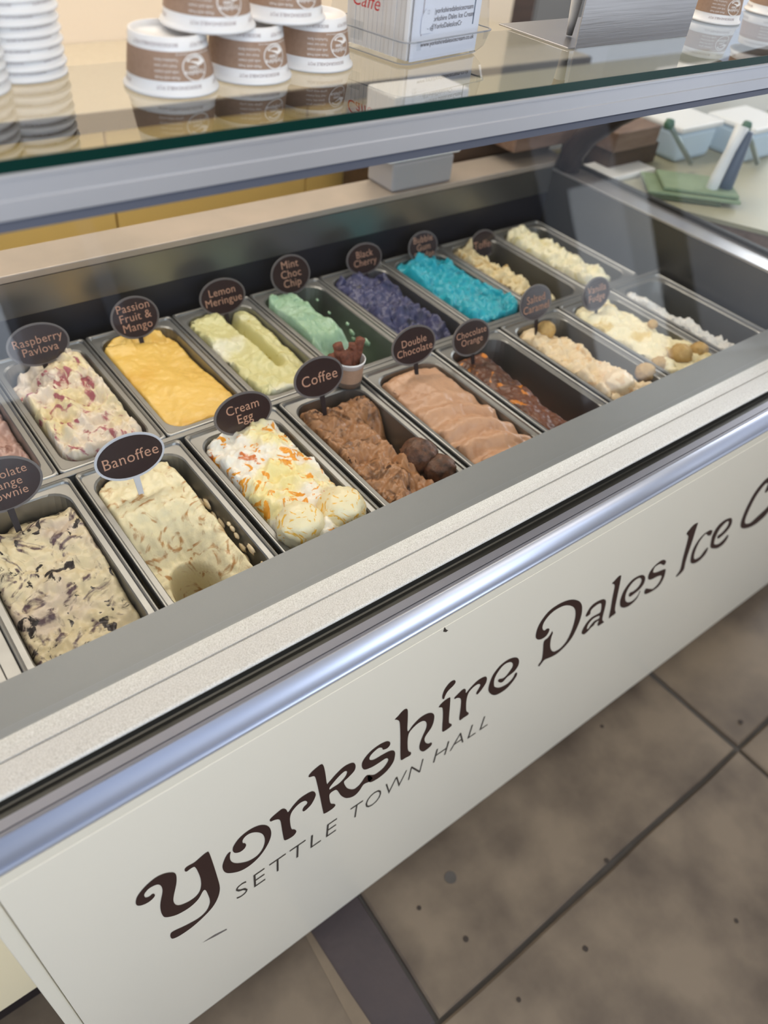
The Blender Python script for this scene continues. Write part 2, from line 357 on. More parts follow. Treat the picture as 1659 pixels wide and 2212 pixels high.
fp = box('front_panel', (-0.0686, 0.3900, z_(1.567)), (X1, 0.4100, z_(.7705)), M['panel'], fz, 0.0008)
box('corner_post', (X0, 0.3925, z_(1.575)), (-0.0700, 0.4120, z_(.7700)), M['lip'], fz, 0.002)
box('side_panel', (X0, 0.4121, z_(1.575)), (X0 + 0.012, 1.352, z_(.745)), M['lip'], fz)
box('base_frame', (X0 + 0.02, 0.43, z_(1.575)), (X1 - .02, 1.336, z_(1.545)), M['black'], fz)
box('side_panel', (X1 - 0.012, 0.4121, z_(1.575)), (X1, 0.86, z_(.745)), M['lip'], fz)
for x in (0.05, 1.80):
    for y in (0.47, 1.30):
        bm = lathe([(0, 0), (0.022, 0), (0.022, 0.012), (0.008, 0.014), (0.008, 0.052), (0, 0.052)], 16); bm_obj('foot', bm, M['black'], fz, loc=(x, y, 0.001))
# bin interior
XE = 1.568
box('bin_floor', (0.0, 0.572, z_(.90)), (XE, 1.258, z_(.885)), M['liner'], fz)
box('back_wall', (-0.07, 1.2585, z_(.705)), (XE + 0.01, 1.268, z_(.6435)), M['steel_in'], fz)
box('back_liner', (-0.07, 1.2585, z_(.90)), (XE + 0.01, 1.268, z_(.7055)), M['liner'], fz)
box('back_deck', (-0.0865, 1.2585, z_(.6430)), (1.62, 1.352, z_(.630)), M['deck'], fz, 0.002)
box('back_panel', (-0.0865, 1.338, z_(1.575)), (X1, 1.350, z_(.6435)), M['yellow'], fz)
M['end_steel'] = mat('dark_end_steel', '#5E5C58', 0.35, 0.8, rough_var=0.1, bscale=10, noise_amt=0.5, nscale=4, col2='#45423f')
box('end_wall', (XE, 0.572, z_(.90)), (XE + 0.010, 1.258, z_(.6520)), M['end_steel'], fz)
box('end_flange', (XE, 0.572, z_(.6515)), (1.632, 1.258, z_(.6455)), M['brush'], fz, 0.001)
box('end_seal', (1.6325, 0.50, z_(.712)), (1.646, 1.258, z_(.638)), M['seal'], fz)
box('left_flange', (-0.075, 0.572, z_(.760)), (0.016, 1.257, z_(.752)), M['steel'], fz, 0.001)
box('left_flange', (0.0162, 0.572, z_(.760)), (0.0325, 0.881, z_(.752)), M['steel'], fz, 0.001)
box('left_wall', (-0.075, 0.572, z_(.90)), (-0.067, 1.257, z_(.7605)), M['steel_in'], fz)
box('machine_top', (1.6465, 0.4125, z_(.740)), (X1 - .0125, 1.337, z_(.715)), M['steel_in'], fz)
# front glass pane, leaning back from ledge rail up to the shelf rail
gy0, gz0, gy1, gz1 = 0.4905, z_(.7189), 0.628, z_(.2765)
nrm = Vector((0, -(gz1 - gz0), (gy1 - gy0))).normalized() * 0.006
GX0, GX1 = -0.08, 1.630
bm = bmesh.new(); q = [bm.verts.new(p) for p in ((GX0, gy0, gz0), (GX1, gy0, gz0), (GX1, gy1, gz1), (GX0, gy1, gz1))]
q2 = [bm.verts.new(v.co - nrm) for v in q]
bm.faces.new(q); bm.faces.new(q2[::-1])
for i in range(4): bm.faces.new((q[i], q2[i], q2[(i + 1) % 4], q[(i + 1) % 4]))
bm_obj('front_glass', bm, M['glass'], fz)
box('end_glass', (1.636, 0.66, z_(.6375)), (1.642, 1.235, z_(.29)), M['glass'], fz)
# glass shelf and its front rail
ZS = z_(.225)
bm = bmesh.new(); box_bm(bm, (GX0, 0.6235, ZS - 0.009), (1.70, 0.837, ZS), 0.0)
bm_obj('shelf_glass', bm, M['shelf'], fz)
box('shelf_glass_edge', (GX0, 0.6220, ZS - 0.0092), (1.70, 0.6234, ZS + 0.0002), M['gedge'], fz)
zr = ZS - 0.0094
extrude_x('shelf_rail', [(0.6225, zr), (0.6205, zr - 0.0015), (0.6205, zr - 0.004), (0.6225, zr - 0.005), (0.6225, zr - 0.019), (0.6210, zr - 0.020), (0.6210, zr - 0.034), (0.6260, zr - 0.034), (0.6300, zr - 0.0385), (0.648, zr - 0.0385), (0.648, zr)], GX0, 1.70, M['alu'], fz)
extrude_x('shelf_gasket', [(0.6262, zr - 0.0345), (0.6240, zr - 0.037), (0.6240, zr - 0.0440), (0.6310, zr - 0.0465), (0.640, zr - 0.0465), (0.640, zr - 0.0386), (0.6300, zr - 0.0387)], GX0, 1.70, M['alu_dark'], fz)
# curved bracket rising from the back right corner to the shelf
bx = [on_y(1238, 400, 1.225), on_y(1243, 372, 1.20), on_y(1258, 345, 1.15), on_y(1290, 305, 1.06), on_y(1335, 270, 0.94), on_y(1420, 225, 0.80), on_y(1480, 190, 0.70)]
bm = bmesh.new(); pts = [(min(p.x, 1.66) if i else 1.59, p.y, p.z) for i, p in enumerate(bx)]
pts = [(1.592, 1.235, z_(.643)), (1.594, 1.228, z_(.60)), (1.596, 1.20, z_(.555)), (1.598, 1.13, z_(.49)), (1.60, 1.02, z_(.41)), (1.60, 0.90, z_(.335)), (1.60, 0.80, z_(.285)), (1.60, 0.70, z_(.262)), (1.60, 0.65, z_(.258))]
tube_bm(bm, pts, [0.030, 0.030, 0.028, 0.025, 0.022, 0.020, 0.017, 0.014, 0.010], 10); bm_obj('shelf_bracket', bm, M['brown_metal'], fz, smooth=True)
bm = bmesh.new(); pts2 = [(-0.06, p[1], p[2]) for p in pts]; tube_bm(bm, pts2, 0.014, 10); bm_obj('shelf_bracket', bm, M['brown_metal'], fz, smooth=True)

# ------------------------------------------------------------------ lettering on the front panel (one sub-part per letter)
S1, S2, S3 = 3.318, 4.74, 6.9414
def A3(p): return (p[0] / S1, 1700 + p[1] / S1)
def AB(p): return (280 + p[0] / S1, 1650 + p[1] / S1)
def AC(p): return (640 + p[0] / S1, 1400 + p[1] / S1)
def AD(p): return (1130 + p[0] / S2, 1150 + p[1] / S2)
def AE(p): return (1420 + p[0] / S3, 1000 + p[1] / S3)
def P(s): v = [int(x) for x in s.split()]; return list(zip(v[::2], v[1::2]))
letters = [
 (A3, ["1495 465 1520 530 1555 640 1574 720 1560 790 1520 860 1450 935 1370 1005 1290 1060 1240 1083 1222 1075 1222 1050 1245 1030 1330 990 1420 940 1475 890 1500 840 1502 805 1490 770 1475 740 1463 735 1450 748 1420 800 1370 850 1310 890 1250 918 1185 930 1160 910 1148 865 1150 820 1163 750 1158 715 1140 697 1110 700 1065 725 1035 760 1033 780 1045 790 1070 782 1090 765 1105 765 1107 778 1085 805 1045 832 1000 847 975 840 973 810 990 770 1040 710 1110 650 1170 620 1225 610 1255 618 1264 650 1260 700 1243 780 1243 820 1262 843 1295 843 1350 820 1400 785 1430 745 1440 700 1435 650 1415 600 1398 573 1385 570 1360 585 1335 603 1323 598 1325 583 1345 565 1390 540 1420 515 1460 480 1480 467"]),
 (AB, ["722 628 700 645 680 680 665 725 668 755 685 775 720 780 790 765 860 725 930 660 985 580 1012 510 1005 460 975 438 925 440 860 470 790 525 745 585 738 620 755 635 790 628 820 605 833 580 825 567 810 565 808 545 830 515 870 492 920 488 955 505 968 545 955 600 915 655 850 695 780 710 740 705 720 685 717 655"]),
 (AB, ["1003 400 1020 380 1060 345 1095 320 1120 325 1135 345 1165 305 1215 250 1270 212 1310 195 1330 208 1328 235 1302 285 1270 320 1245 338 1238 328 1250 305 1270 285 1270 268 1250 263 1210 285 1165 335 1148 380 1150 430 1160 465 1180 468 1193 480 1180 505 1150 528 1110 545 1100 520 1090 465 1080 410 1065 395 1035 400 1010 410"]),
 (AC, ["87 915 110 885 150 850 180 830 195 845 207 900 218 970 232 960 290 895 345 845 400 820 422 835 415 875 370 925 340 955 350 985 370 1005 410 1010 445 985 470 955 490 925 510 908 530 915 545 930 520 955 480 975 450 1020 410 1058 360 1072 320 1055 290 1015 265 1020 240 1040 235 1065 245 1110 270 1115 278 1125 255 1150 200 1183 190 1165 170 1070 150 980 135 925 120 915 95 922", "235 1005 245 985 300 920 345 880 363 885 350 920 310 965 265 995 240 1012"]),
 (AC, ["512 910 560 905 620 860 655 810 655 790 635 790 590 820 540 850 490 868 470 850 475 810 520 750 580 700 640 668 668 670 670 690 650 715 620 725 612 712 585 715 540 755 522 785 530 800 560 795 620 760 670 735 700 735 706 765 690 820 640 885 570 940 520 958"]),
 (AC, ["705 510 725 490 760 450 785 433 797 445 797 500 797 595 835 550 890 495 945 465 980 468 987 500 970 560 930 620 917 650 925 675 945 683 967 675 968 690 945 715 910 738 885 728 882 695 900 640 930 570 930 530 905 520 860 545 810 600 797 650 797 715 805 738 820 745 815 765 780 785 750 800 745 770 745 650 742 550 735 520 715 510"]),
 (AC, ["1020 420 1050 385 1095 353 1102 365 1097 440 1092 510 1095 535 1110 542 1110 555 1080 580 1048 597 1045 570 1050 480 1047 430 1035 422", "1047 362 1047 335 1065 290 1100 245 1130 228 1140 240 1125 265 1085 305 1065 340 1058 360"]),
 (AC, ["1132 355 1155 330 1195 293 1212 295 1215 320 1245 285 1300 230 1350 203 1364 213 1358 245 1330 290 1298 328 1288 322 1300 300 1318 265 1305 255 1270 275 1235 315 1220 360 1215 410 1218 450 1232 460 1230 475 1200 495 1172 515 1167 500 1175 440 1180 380 1172 357 1150 355 1135 362"]),
 (AC, ["1580 175 1575 200 1540 250 1490 300 1430 333 1395 328 1376 300 1385 250 1410 190 1460 125 1520 80 1570 65 1593 80 1590 120 1560 165 1510 205 1480 238 1460 245 1445 235 1455 220 1480 215 1505 195 1545 140 1550 110 1530 98 1490 115 1450 160 1420 215 1415 260 1425 278 1460 280 1510 255 1550 215 1568 180"]),
 (AD, ["265 985 260 1015 235 1055 195 1085 155 1095 130 1080 130 1040 150 970 195 890 270 800 370 730 470 690 540 690 585 715 602 770 590 860 555 960 500 1070 430 1160 350 1235 280 1275 220 1300 185 1340 160 1370 155 1355 185 1310 200 1240 210 1120 250 1080 280 1040 295 1010 300 1030 285 1075 275 1140 280 1190 300 1215 330 1215 390 1175 450 1100 500 990 530 880 535 810 515 765 470 745 410 750 330 790 260 850 210 920 195 970 205 998 225 1000 240 985"]),
 (AD, ["640 860 650 825 695 755 755 708 815 683 845 700 835 770 815 850 808 895 825 915 800 935 765 955 762 935 772 900 735 925 720 950 690 975 660 1010 625 1040 600 1035 605 1000 645 930 700 870 760 835 790 815 800 760 795 725 760 735 715 770 690 800 685 830 665 850", "650 985 665 940 710 885 765 855 780 855 775 880 730 905 690 950 665 985"]),
 (AD, ["910 520 935 495 970 455 998 437 1000 455 985 540 960 660 938 780 945 815 935 835 900 860 878 878 878 860 895 780 915 660 935 560 930 530"]),
 (AD, ["1195 605 1165 670 1110 730 1050 765 1005 765 990 735 1000 670 1040 580 1110 490 1180 445 1225 435 1248 460 1235 520 1190 580 1130 630 1095 655 1080 645 1095 615 1130 600 1180 555 1210 500 1205 470 1175 468 1120 510 1070 580 1045 650 1048 700 1080 715 1130 690 1175 640 1190 600"]),
 (AD, ["1455 285 1460 300 1445 330 1425 330 1400 320 1350 350 1330 390 1335 410 1370 405 1430 380 1455 375 1455 400 1435 470 1385 550 1310 605 1250 630 1240 610 1255 575 1280 575 1330 575 1385 520 1415 460 1410 440 1370 450 1310 480 1280 475 1285 430 1320 370 1380 310 1430 280"]),
 (AE, ["435 1060 470 1010 540 930 600 895 600 915 560 1040 510 1200 450 1380 415 1500 395 1590 350 1650 290 1700 280 1690 340 1600 375 1450 420 1280 460 1120 455 1085"]),
 (AE, ["820 1010 820 1035 790 1085 745 1080 740 1060 700 1080 620 1190 560 1330 545 1420 570 1440 640 1400 700 1320 750 1265 755 1280 720 1360 640 1450 560 1500 505 1500 495 1450 520 1330 590 1190 680 1080 760 1020 800 1005"]),
 (AE, ["1110 830 1118 870 1090 950 1020 1040 930 1120 900 1130 905 1090 960 1050 1040 960 1070 890 1060 870 1020 890 930 990 870 1110 850 1190 860 1220 920 1210 1000 1140 1050 1080 1060 1100 1000 1200 910 1270 830 1280 795 1260 800 1190 830 1070 910 940 1000 860 1080 825"]),
 (AE, ["1700 200 1720 260 1680 380 1640 430 1610 440 1640 360 1660 300 1640 300 1590 340 1480 490 1400 640 1330 800 1310 880 1330 910 1400 890 1500 800 1620 690 1700 600 1750 560 1760 580 1640 760 1540 860 1430 940 1310 980 1250 960 1255 880 1300 750 1370 600 1460 440 1560 310 1640 230"]),
]
for fn, loops in letters:
    L = []
    for s in loops:
        pts = []
        for p in P(s):
            u, v = fn(p); q = on_y(u, v, 0.39); pts.append((q.x, q.z))
        L.append(smooth_loop(pts, 4))
    vs2, fs2 = poly2d(L)
    mesh('letter', [(v[0], 0.3892, v[1]) for v in vs2], fs2, M['print'], fp)
def word(body, x0, x1, zb, capz, m, parent, y):
    vs2, fs2 = text2d(body, 1.0, 'LEFT', off=-0.018, spacing=1.12)
    mnx = min(v[0] for v in vs2); mxx = max(v[0] for v in vs2); mny = min(v[1] for v in vs2); mxy = max(v[1] for v in vs2)
    mesh('lettering', [(x0 + (v[0] - mnx) / (mxx - mnx) * (x1 - x0), y, zb + (v[1] - mny) / (mxy - mny) * capz) for v in vs2], fs2, m, parent)
for body, x0, x1 in (('SETTLE', 0.166, on_y(732, 1789, .39).x - .006), ('TOWN', on_y(748, 1751, .39).x + .008, on_y(914, 1640, .39).x), ('HALL', on_y(936, 1643, .39).x, 0.664)):
    word(body, x0, x1, z_(1.1765), 0.045, M['print_thin'], fp, 0.3892)
# small chip and scratch on the panel
sx = [on_y(u, v, .39) for u, v in ((437, 2036), (465, 2022), (490, 2008), (489, 2006), (463, 2019))]
mesh('scratch', [(p.x, 0.3895, p.z) for p in sx], [(0, 1, 2, 3, 4)], M['tagrim'], fp)
sx = [on_y(u, v, .39) for u, v in ((960, 1354), (964, 1360), (968, 1361), (963, 1365), (957, 1364))]
mesh('chip', [(p.x, 0.3895, p.z) for p in sx], [(0, 1, 2, 3, 4)], M['print_thin'], fp)

# ------------------------------------------------------------------ pans
PW, PL, PZ = 0.1625, 0.326, z_(.750)
def rrect(hw, hl, r, n=6):
    out = []
    for cx, cy, a0 in ((hw - r, hl - r, 0), (-hw + r, hl - r, PI / 2), (-hw + r, -hl + r, PI), (hw - r, -hl + r, 1.5 * PI)):
        for i in range(n + 1): a = a0 + i * PI / 2 / n; out.append((cx + r * math.cos(a), cy + r * math.sin(a)))
    return out
def pan_mesh():
    hw, hl = PW / 2, PL / 2; rings = []
    for ins, rad, z in ((0, .006, -.010), (0, .006, -.001), (.0010, .006, .0008), (.0028, .007, .0012), (.0045, .008, 0), (.0055, .009, -.003), (.0125, .030, -.0035), (.0140, .032, -.0055), (.0155, .034, -.030), (.0170, .034, -.075), (.020, .032, -.108), (.030, .024, -.114)):
        rings.append([(x, y, z) for x, y in rrect(hw - ins, hl - ins * 1.25, rad)])
    n = len(rings[0]); v = [p for r_ in rings for p in r_]; f = []
    for a in range(len(rings) - 1):
        for i in range(n): j = (i + 1) % n; f.append((a * n + i, a * n + j, (a + 1) * n + j, (a + 1) * n + i))
    f.append(tuple(range((len(rings) - 1) * n, len(rings) * n)))
    return v, f
pv, pf = pan_mesh()
pan_me = None
def sst(a, b, x): t = max(0, min(1, (x - a) / (b - a))); return t * t * (3 - 2 * t)
def fbm(x, y, z, o=4):
    s, a = 0, 1
    for i in range(o): s += a * noise.noise(Vector((x, y, z))); x *= 2.1; y *= 2.1; a *= .5
    return s
# u: 0 left .. 1 right, v: 0 front .. 1 back ; value = height relative to the rim (m)
def h_brownie(u, v, s): return -0.010 - 0.020 * sst(.75, .1, v) + 0.008 * fbm(u * 3, v * 6, s) + 0.006 * sst(.85, 1.0, u) + 0.016 * sst(.35, .1, u) * sst(.45, .65, v) - 0.022 * sst(.86, .97, v)
def h_banoffee(u, v, s): return -0.010 - 0.048 * sst(.74, .40, v + .05 * fbm(u * 2, v * 2, s)) * sst(.98, .40, u + .2 * v) + 0.006 * fbm(u * 4, v * 7, s) - 0.045 * sst(.86, .97, u) - 0.10 * sst(.12, .04, (u - .36) ** 2 * 2 + (v - .20) ** 2 * 2.5)
def h_egg(u, v, s): return 0.014 - 0.014 * (2 * u - 1) ** 2 + 0.014 * fbm(u * 4, v * 8, s) - 0.045 * sst(.93, 1.0, u) - 0.018 * sst(.93, 1, v)
def h_coffee(u, v, s): return -0.004 + 0.014 * fbm(u * 5, v * 9, s) - 0.07 * sst(.62, .82, u) * sst(.85, .5, v) - 0.03 * sst(.9, 1, v)
def h_choc(u, v, s): return 0.006 - 0.013 * (2 * u - .9) ** 2 + 0.006 * math.sin(v * 38 + 4 * u + 2 * fbm(u * 2, v * 3, s)) * sst(.8, .4, v) + 0.005 * fbm(u * 3, v * 5, s) - 0.02 * sst(.92, 1, v)
def h_orange(u, v, s): return -0.010 + 0.006 * fbm(u * 3, v * 5, s) - 0.075 * sst(.56, .66, u + .18 * (1 - v) + .05 * fbm(u, v * 6, s)) - 0.02 * sst(.9, 1, v)
def h_caramel(u, v, s): return -0.002 + 0.014 * fbm(u * 5, v * 8, s) - 0.125 * sst(.56, .72, u - .12 * (1 - v) + .06 * fbm(u, v * 9, s)) - 0.02 * sst(.93, 1, v)
def h_vanilla(u, v, s): return -0.002 + 0.009 * fbm(u * 4, v * 8, s) + 0.003 * math.sin((u + v * 2) * 14) - 0.06 * sst(.82, .98, u) * sst(.3, .5, v)
def h_frost(u, v, s): return -0.004 + 0.012 * fbm(u * 6, v * 9, s) - 0.14 * sst(.20, .34, u + .07 * fbm(u, v * 14, s) - .10 * (1 - v))
def h_rasp(u, v, s): return -0.022 + 0.010 * fbm(u * 6, v * 10, s)
def h_pav(u, v, s): return 0.002 + 0.018 * fbm(u * 4, v * 7, s) - 0.05 * sst(.93, 1, u) - 0.030 * sst(.55, .8, v) * sst(.5, .2, u)
def h_mango(u, v, s): return -0.010 + 0.006 * fbm(u * 2, v * 4, s) - 0.010 * sst(.5, .75, u) * sst(.2, .6, v) + 0.014 * sst(.80, .98, v) * sst(-.2, .3, fbm(u * 5, v * 3, s + 2))
def h_lemon(u, v, s): return -0.002 + 0.007 * fbm(u * 4, v * 7, s) - 0.055 * sst(.50, .58, u + .03 * fbm(u, v * 8, s)) * sst(.80, .68, u) * sst(.22, .4, v) - 0.012 * sst(.7, .8, u)
def h_mint(u, v, s): return 0.004 + 0.010 * fbm(u * 4, v * 6, s) - 0.095 * sst(.50, .66, u - .10 * (1 - v)) - 0.05 * sst(.42, .2, v)
def h_blue(u, v, s): return -0.006 + 0.020 * fbm(u * 4, v * 7, s) - 0.04 * sst(.85, .98, u) - 0.02 * sst(.5, .1, v)
def h_turq(u, v, s): return 0.000 + 0.020 * fbm(u * 4, v * 6, s) - 0.05 * sst(.92, .99, u) * sst(.3, .5, v)
def h_toffee(u, v, s): return -0.006 + 0.022 * fbm(u * 6, v * 9, s) - 0.13 * sst(.46, .64, u + .06 * fbm(u, v * 9, s))
def h_cream(u, v, s): return 0.008 + 0.012 * fbm(u * 6, v * 10, s) - 0.15 * sst(.52, .70, u + .05 * fbm(u, v * 16, s) - .06 * (1 - v))
ICE = {
 'brownie': (h_brownie, ice_mat('brownie_ice', '#DCCDA8', '#59444A', '#1E1416', 15, 4.0, .53, .14, .595, 48, c3='#CDBBA6')),
 'banoffee': (h_banoffee, ice_mat('banoffee_ice', '#EBDFB8', '#BC8E58', None, 22, 3.0, .535, .14)),
 'egg': (h_egg, ice_mat('creme_ice', '#F6F0E2', '#F0A22C', '#D0702C', 15, 4.5, .555, .06, .64, 19, c3='#F5E6A4')),
 'coffee': (h_coffee, ice_mat('coffee_ice', '#A87A54', '#6E4A2C', '#4A2E1C', 24, 2.0, .5, .15, .62, 50)),
 'choc': (h_choc, ice_mat('milk_chocolate_ice', '#C79C7C', '#B58766', None, 12, 1.0, .5, .2)),
 'orange': (h_orange, ice_mat('dark_chocolate_ice', '#6A3C24', '#C97A20', None, 16, 2.0, .615, .05, c3='#4E2A16')),
 'caramel': (h_caramel, ice_mat('caramel_ice', '#E9D2AC', '#D9B07A', None, 18, 2.0, .55, .12)),
 'vanilla': (h_vanilla, ice_mat('vanilla_ice', '#F0E4BC', '#D9BE72', None, 12, 2.0, .56, .12)),
 'frost': (h_frost, ice_mat('white_residue', '#DDDBD6', '#C9C8C4', None, 12, 2.0, .55, .12)),
 'rasp': (h_rasp, ice_mat('raspberry_ice', '#CBA69A', '#9E7468', '#8A4A4A', 26, 2.0, .52, .12, .63, 40)),
 'pav': (h_pav, ice_mat('pavlova_ice', '#EBDCC8', '#B0656C', '#8A3A48', 15, 3.0, .56, .09, .69, 26, c3='#E9D8A8')),
 'mango': (h_mango, ice_mat('mango_ice', '#F2C868', '#E9B650', None, 8, 1.0, .5, .2)),
 'lemon': (h_lemon, ice_mat('lemon_ice', '#DAD49A', '#ECEAD8', '#BFAE4A', 8, 1.0, .5, .2, .66, 22)),
 'mint': (h_mint, ice_mat('mint_ice', '#9CBF9F', '#B2CFB6', '#5E7A66', 12, 1.0, .5, .2, .70, 60)),
 'blue': (h_blue, ice_mat('dark_berry_ice', '#4A4C70', '#2F3150', '#1E1E34', 18, 2.0, .5, .15, .63, 40)),
 'turq': (h_turq, ice_mat('turquoise_ice', '#1FA9BC', '#17899C', None, 18, 2.0, .52, .15)),
 'toffee': (h_toffee, ice_mat('toffee_ice', '#E3D2A6', '#C4A365', None, 20, 2.0, .54, .12)),
 'cream': (h_cream, ice_mat('clotted_ice', '#F0E8C6', '#E2D69E', None, 20, 2.0, .54, .12)),
}
ROUGH = dict(mango=.0008, lemon=.0012, choc=.0008, egg=.0035, coffee=.004, brownie=.003, blue=.005, turq=.004, toffee=.004, caramel=.003, pav=.0035)
def ice_surface(key, cx, cy, seed, label, cat='ice cream', fit=None):
    hf, m = ICE[key]; NU, NV = 60, 116; v = []; f = []
    for j in range(NV + 1):
        for i in range(NU + 1):
            uu, vv = i / NU, j / NV
            h = max(hf(uu, vv, seed * 3.1), -0.120)
            h += ROUGH.get(key, .0022) * fbm(uu * 11, vv * 22, seed + 5.5, 3)
            ins = 0.0142 + max(0, -h) * 0.04; hw, hl = PW / 2 - ins, PL / 2 - ins * 1.25; rad = 0.032
            if h > -0.002: hw -= 0.004; hl -= 0.004
            x, y = (2 * uu - 1) * hw, (2 * vv - 1) * hl
            ax, ay = abs(x) - (hw - rad), abs(y) - (hl - rad)
            if ax > 0 and ay > 0:
                k = max(ax, ay) / math.hypot(ax, ay); x = math.copysign(hw - rad + ax * k, x); y = math.copysign(hl - rad + ay * k, y)
            edge = min(uu, 1 - uu, (vv) * 2, (1 - vv) * 2); h -= .035 if edge == 0 else 0; h -= 0.006 * sst(.05, 0, edge)
            v.append((x, y, h))
    W_ = NU + 1
    f = [(j * W_ + i, j * W_ + i + 1, (j + 1) * W_ + i + 1, (j + 1) * W_ + i) for j in range(NV) for i in range(NU)]
    o = mesh('ice_cream', v, f, m, None, True, loc=(cx, cy, PZ)); return tag(o, label, cat)
def scoop(parent, m, x, y, z, r, seed, flat=0.9):
    bm = bmesh.new(); bmesh.ops.create_icosphere(bm, subdivisions=4, radius=1)
    for v in bm.verts:
        n = v.co.normalized(); d = 1 + .08 * fbm(n.x * 2.2, n.y * 2.2, n.z * 2.2 + seed) + .05 * max(0, math.sin(8 * n.z + 4 * n.x + 3 * noise.noise(n * 2) + seed)) + .06 * noise.noise(n * 7 + Vector((seed, 0, 0))) + .035 * noise.noise(n * 17 + Vector((seed, 2, 0)))
        v.co = Vector((n.x * r * d, n.y * r * d, n.z * r * d * flat))
    return bm_obj('scoop', bm, m, parent, True, loc=(x, y, z))
def new_pan(cx, cy, label):
    global pan_me
    if pan_me is None:
        o = mesh('metal_pan', pv, pf, M['steel'], None, False); pan_me = o.data
        for p in pan_me.polygons: p.use_smooth = False
    else:
        o = bpy.data.objects.new('metal_pan', pan_me); link(o)
    o.location = (cx, cy, PZ); return tag(o, label, 'pan', 'stainless steel ice cream pans in the freezer')
FY, BY = 0.8825 - PL / 2, 0.8935 + PL / 2
FD = [0.030 + 0.1695 * k for k in range(10)]; BD = [0.024 + 0.1645 * k for k in range(10)]
front = [('brownie', 'cream and dark chocolate brownie ice cream in the front left pan', 'leftmost pan of the front row, under the brownie ice cream'),
 ('banoffee', 'scraped pale banoffee ice cream with caramel streaks and a bare patch', 'front row pan with caked sides holding the banoffee ice cream'),
 ('egg', 'white ice cream mounded with orange and yellow sauce streaks', 'front row pan under the white and orange streaked ice cream'),
 ('coffee', 'brown coffee ice cream behind the tag reading Coffee', 'front row pan holding the brown coffee ice cream'),
 ('choc', 'smooth rippled pinkish brown chocolate ice cream filled to the rim', 'front row pan holding the rippled pinkish brown ice cream'),
 ('orange', 'dark chocolate ice cream with orange sauce patches, half scooped out', 'front row pan holding the dark chocolate ice cream with orange patches'),
 ('caramel', 'pale caramel ice cream half gone, heaped along the left side', 'front row pan half full of pale caramel ice cream'),
 ('vanilla', 'pale yellow ice cream with white ripples, second from the right end', 'front row pan holding the pale yellow rippled ice cream'),
 ('frost', 'white ice cream remains along one side of the nearly empty end pan', 'nearly empty front row pan beside the right end wall')]
back = [('rasp', 'brownish pink ice cream cut off by the left picture edge, back row', 'leftmost pan of the back row, with brownish pink ice cream'),
 ('pav', 'cream ice cream swirled with dark red raspberry, back row', 'back row pan holding the raspberry swirled cream ice cream'),
 ('mango', 'smooth bright mango yellow ice cream in the back row', 'back row pan full of mango yellow ice cream'),
 ('lemon', 'pale lemon ice cream with a dark scooped trench, back row', 'back row pan holding the pale lemon ice cream'),
 ('mint', 'pale mint green ice cream scooped into a slope, back row', 'back row pan holding the mint green ice cream'),
 ('blue', 'dark blue purple ice cream with rough surface, back row', 'back row pan holding the dark blue purple ice cream'),
 ('turq', 'bright turquoise ice cream in the back row', 'back row pan holding the turquoise ice cream'),
 ('toffee', 'beige toffee ice cream piled on the left of its back row pan', 'back row pan half full of beige toffee ice cream'),
 ('cream', 'pale cream ice cream ridge in the last back row pan', 'last back row pan, in the far right corner of the freezer')]
ices = {}
for k, (key, li, lp) in enumerate(front):
    cx = (FD[k] + FD[k + 1]) / 2; new_pan(cx, FY, lp); ices[key] = ice_surface(key, cx, FY, k + 1, li)
for k, (key, li, lp) in enumerate(back):
    cx = (BD[k] + BD[k + 1]) / 2; new_pan(cx, BY, lp); ices[key] = ice_surface(key, cx, BY, k + 21, li)
box('row_divider', (0.016, 0.8830, z_(.775)), (XE - 0.001, 0.8930, z_(.7495)), M['steel'], fz, 0.001)
def on_ice(key, u, v, hz): # pixel -> local position in the pan of that ice cream at height hz above the rim
    p = on_z(u, v, PZ + hz); o = ices[key].location; return (p.x - o.x, p.y - o.y, hz)
EM = ICE['egg'][1]; NUT = mat('fudge_chunk', '#C2A064', 0.6, noise_amt=0.6, nscale=70, col2='#9E7840', bump=0.5, bscale=120)
CHK = mat('chocolate_chunk_scoop', '#6B4630', 0.5, noise_amt=0.9, nscale=90, col2='#2E1A10', bump=0.8, bscale=150)
BIS = ice_mat('speckled_scoop', '#F1E4BC', '#EDB840', '#2A241E', 38, 3.0, .56, .08, .69, 75)
for (key, u, v, hz, r, m) in (('egg', 648, 1135, .008, .034, BIS), ('egg', 738, 1100, .010, .034, BIS), ('coffee', 905, 985, -.008, .030, CHK), ('coffee', 950, 1015, -.014, .026, CHK),
      ('caramel', 1335, 830, .0, .028, ICE['caramel'][1]), ('caramel', 1395, 805, -.012, .020, NUT), ('caramel', 1425, 790, -.012, .019, NUT), ('caramel', 1180, 712, .008, .018, NUT),
      ('vanilla', 1470, 765, .004, .022, NUT), ('vanilla', 1510, 757, 0, .018, NUT), ('vanilla', 1410, 700, .006, .010, NUT)):
    x, y, z = on_ice(key, u, v, hz); s_ = scoop(ices[key], m, x, y, z, r, u * .1); 
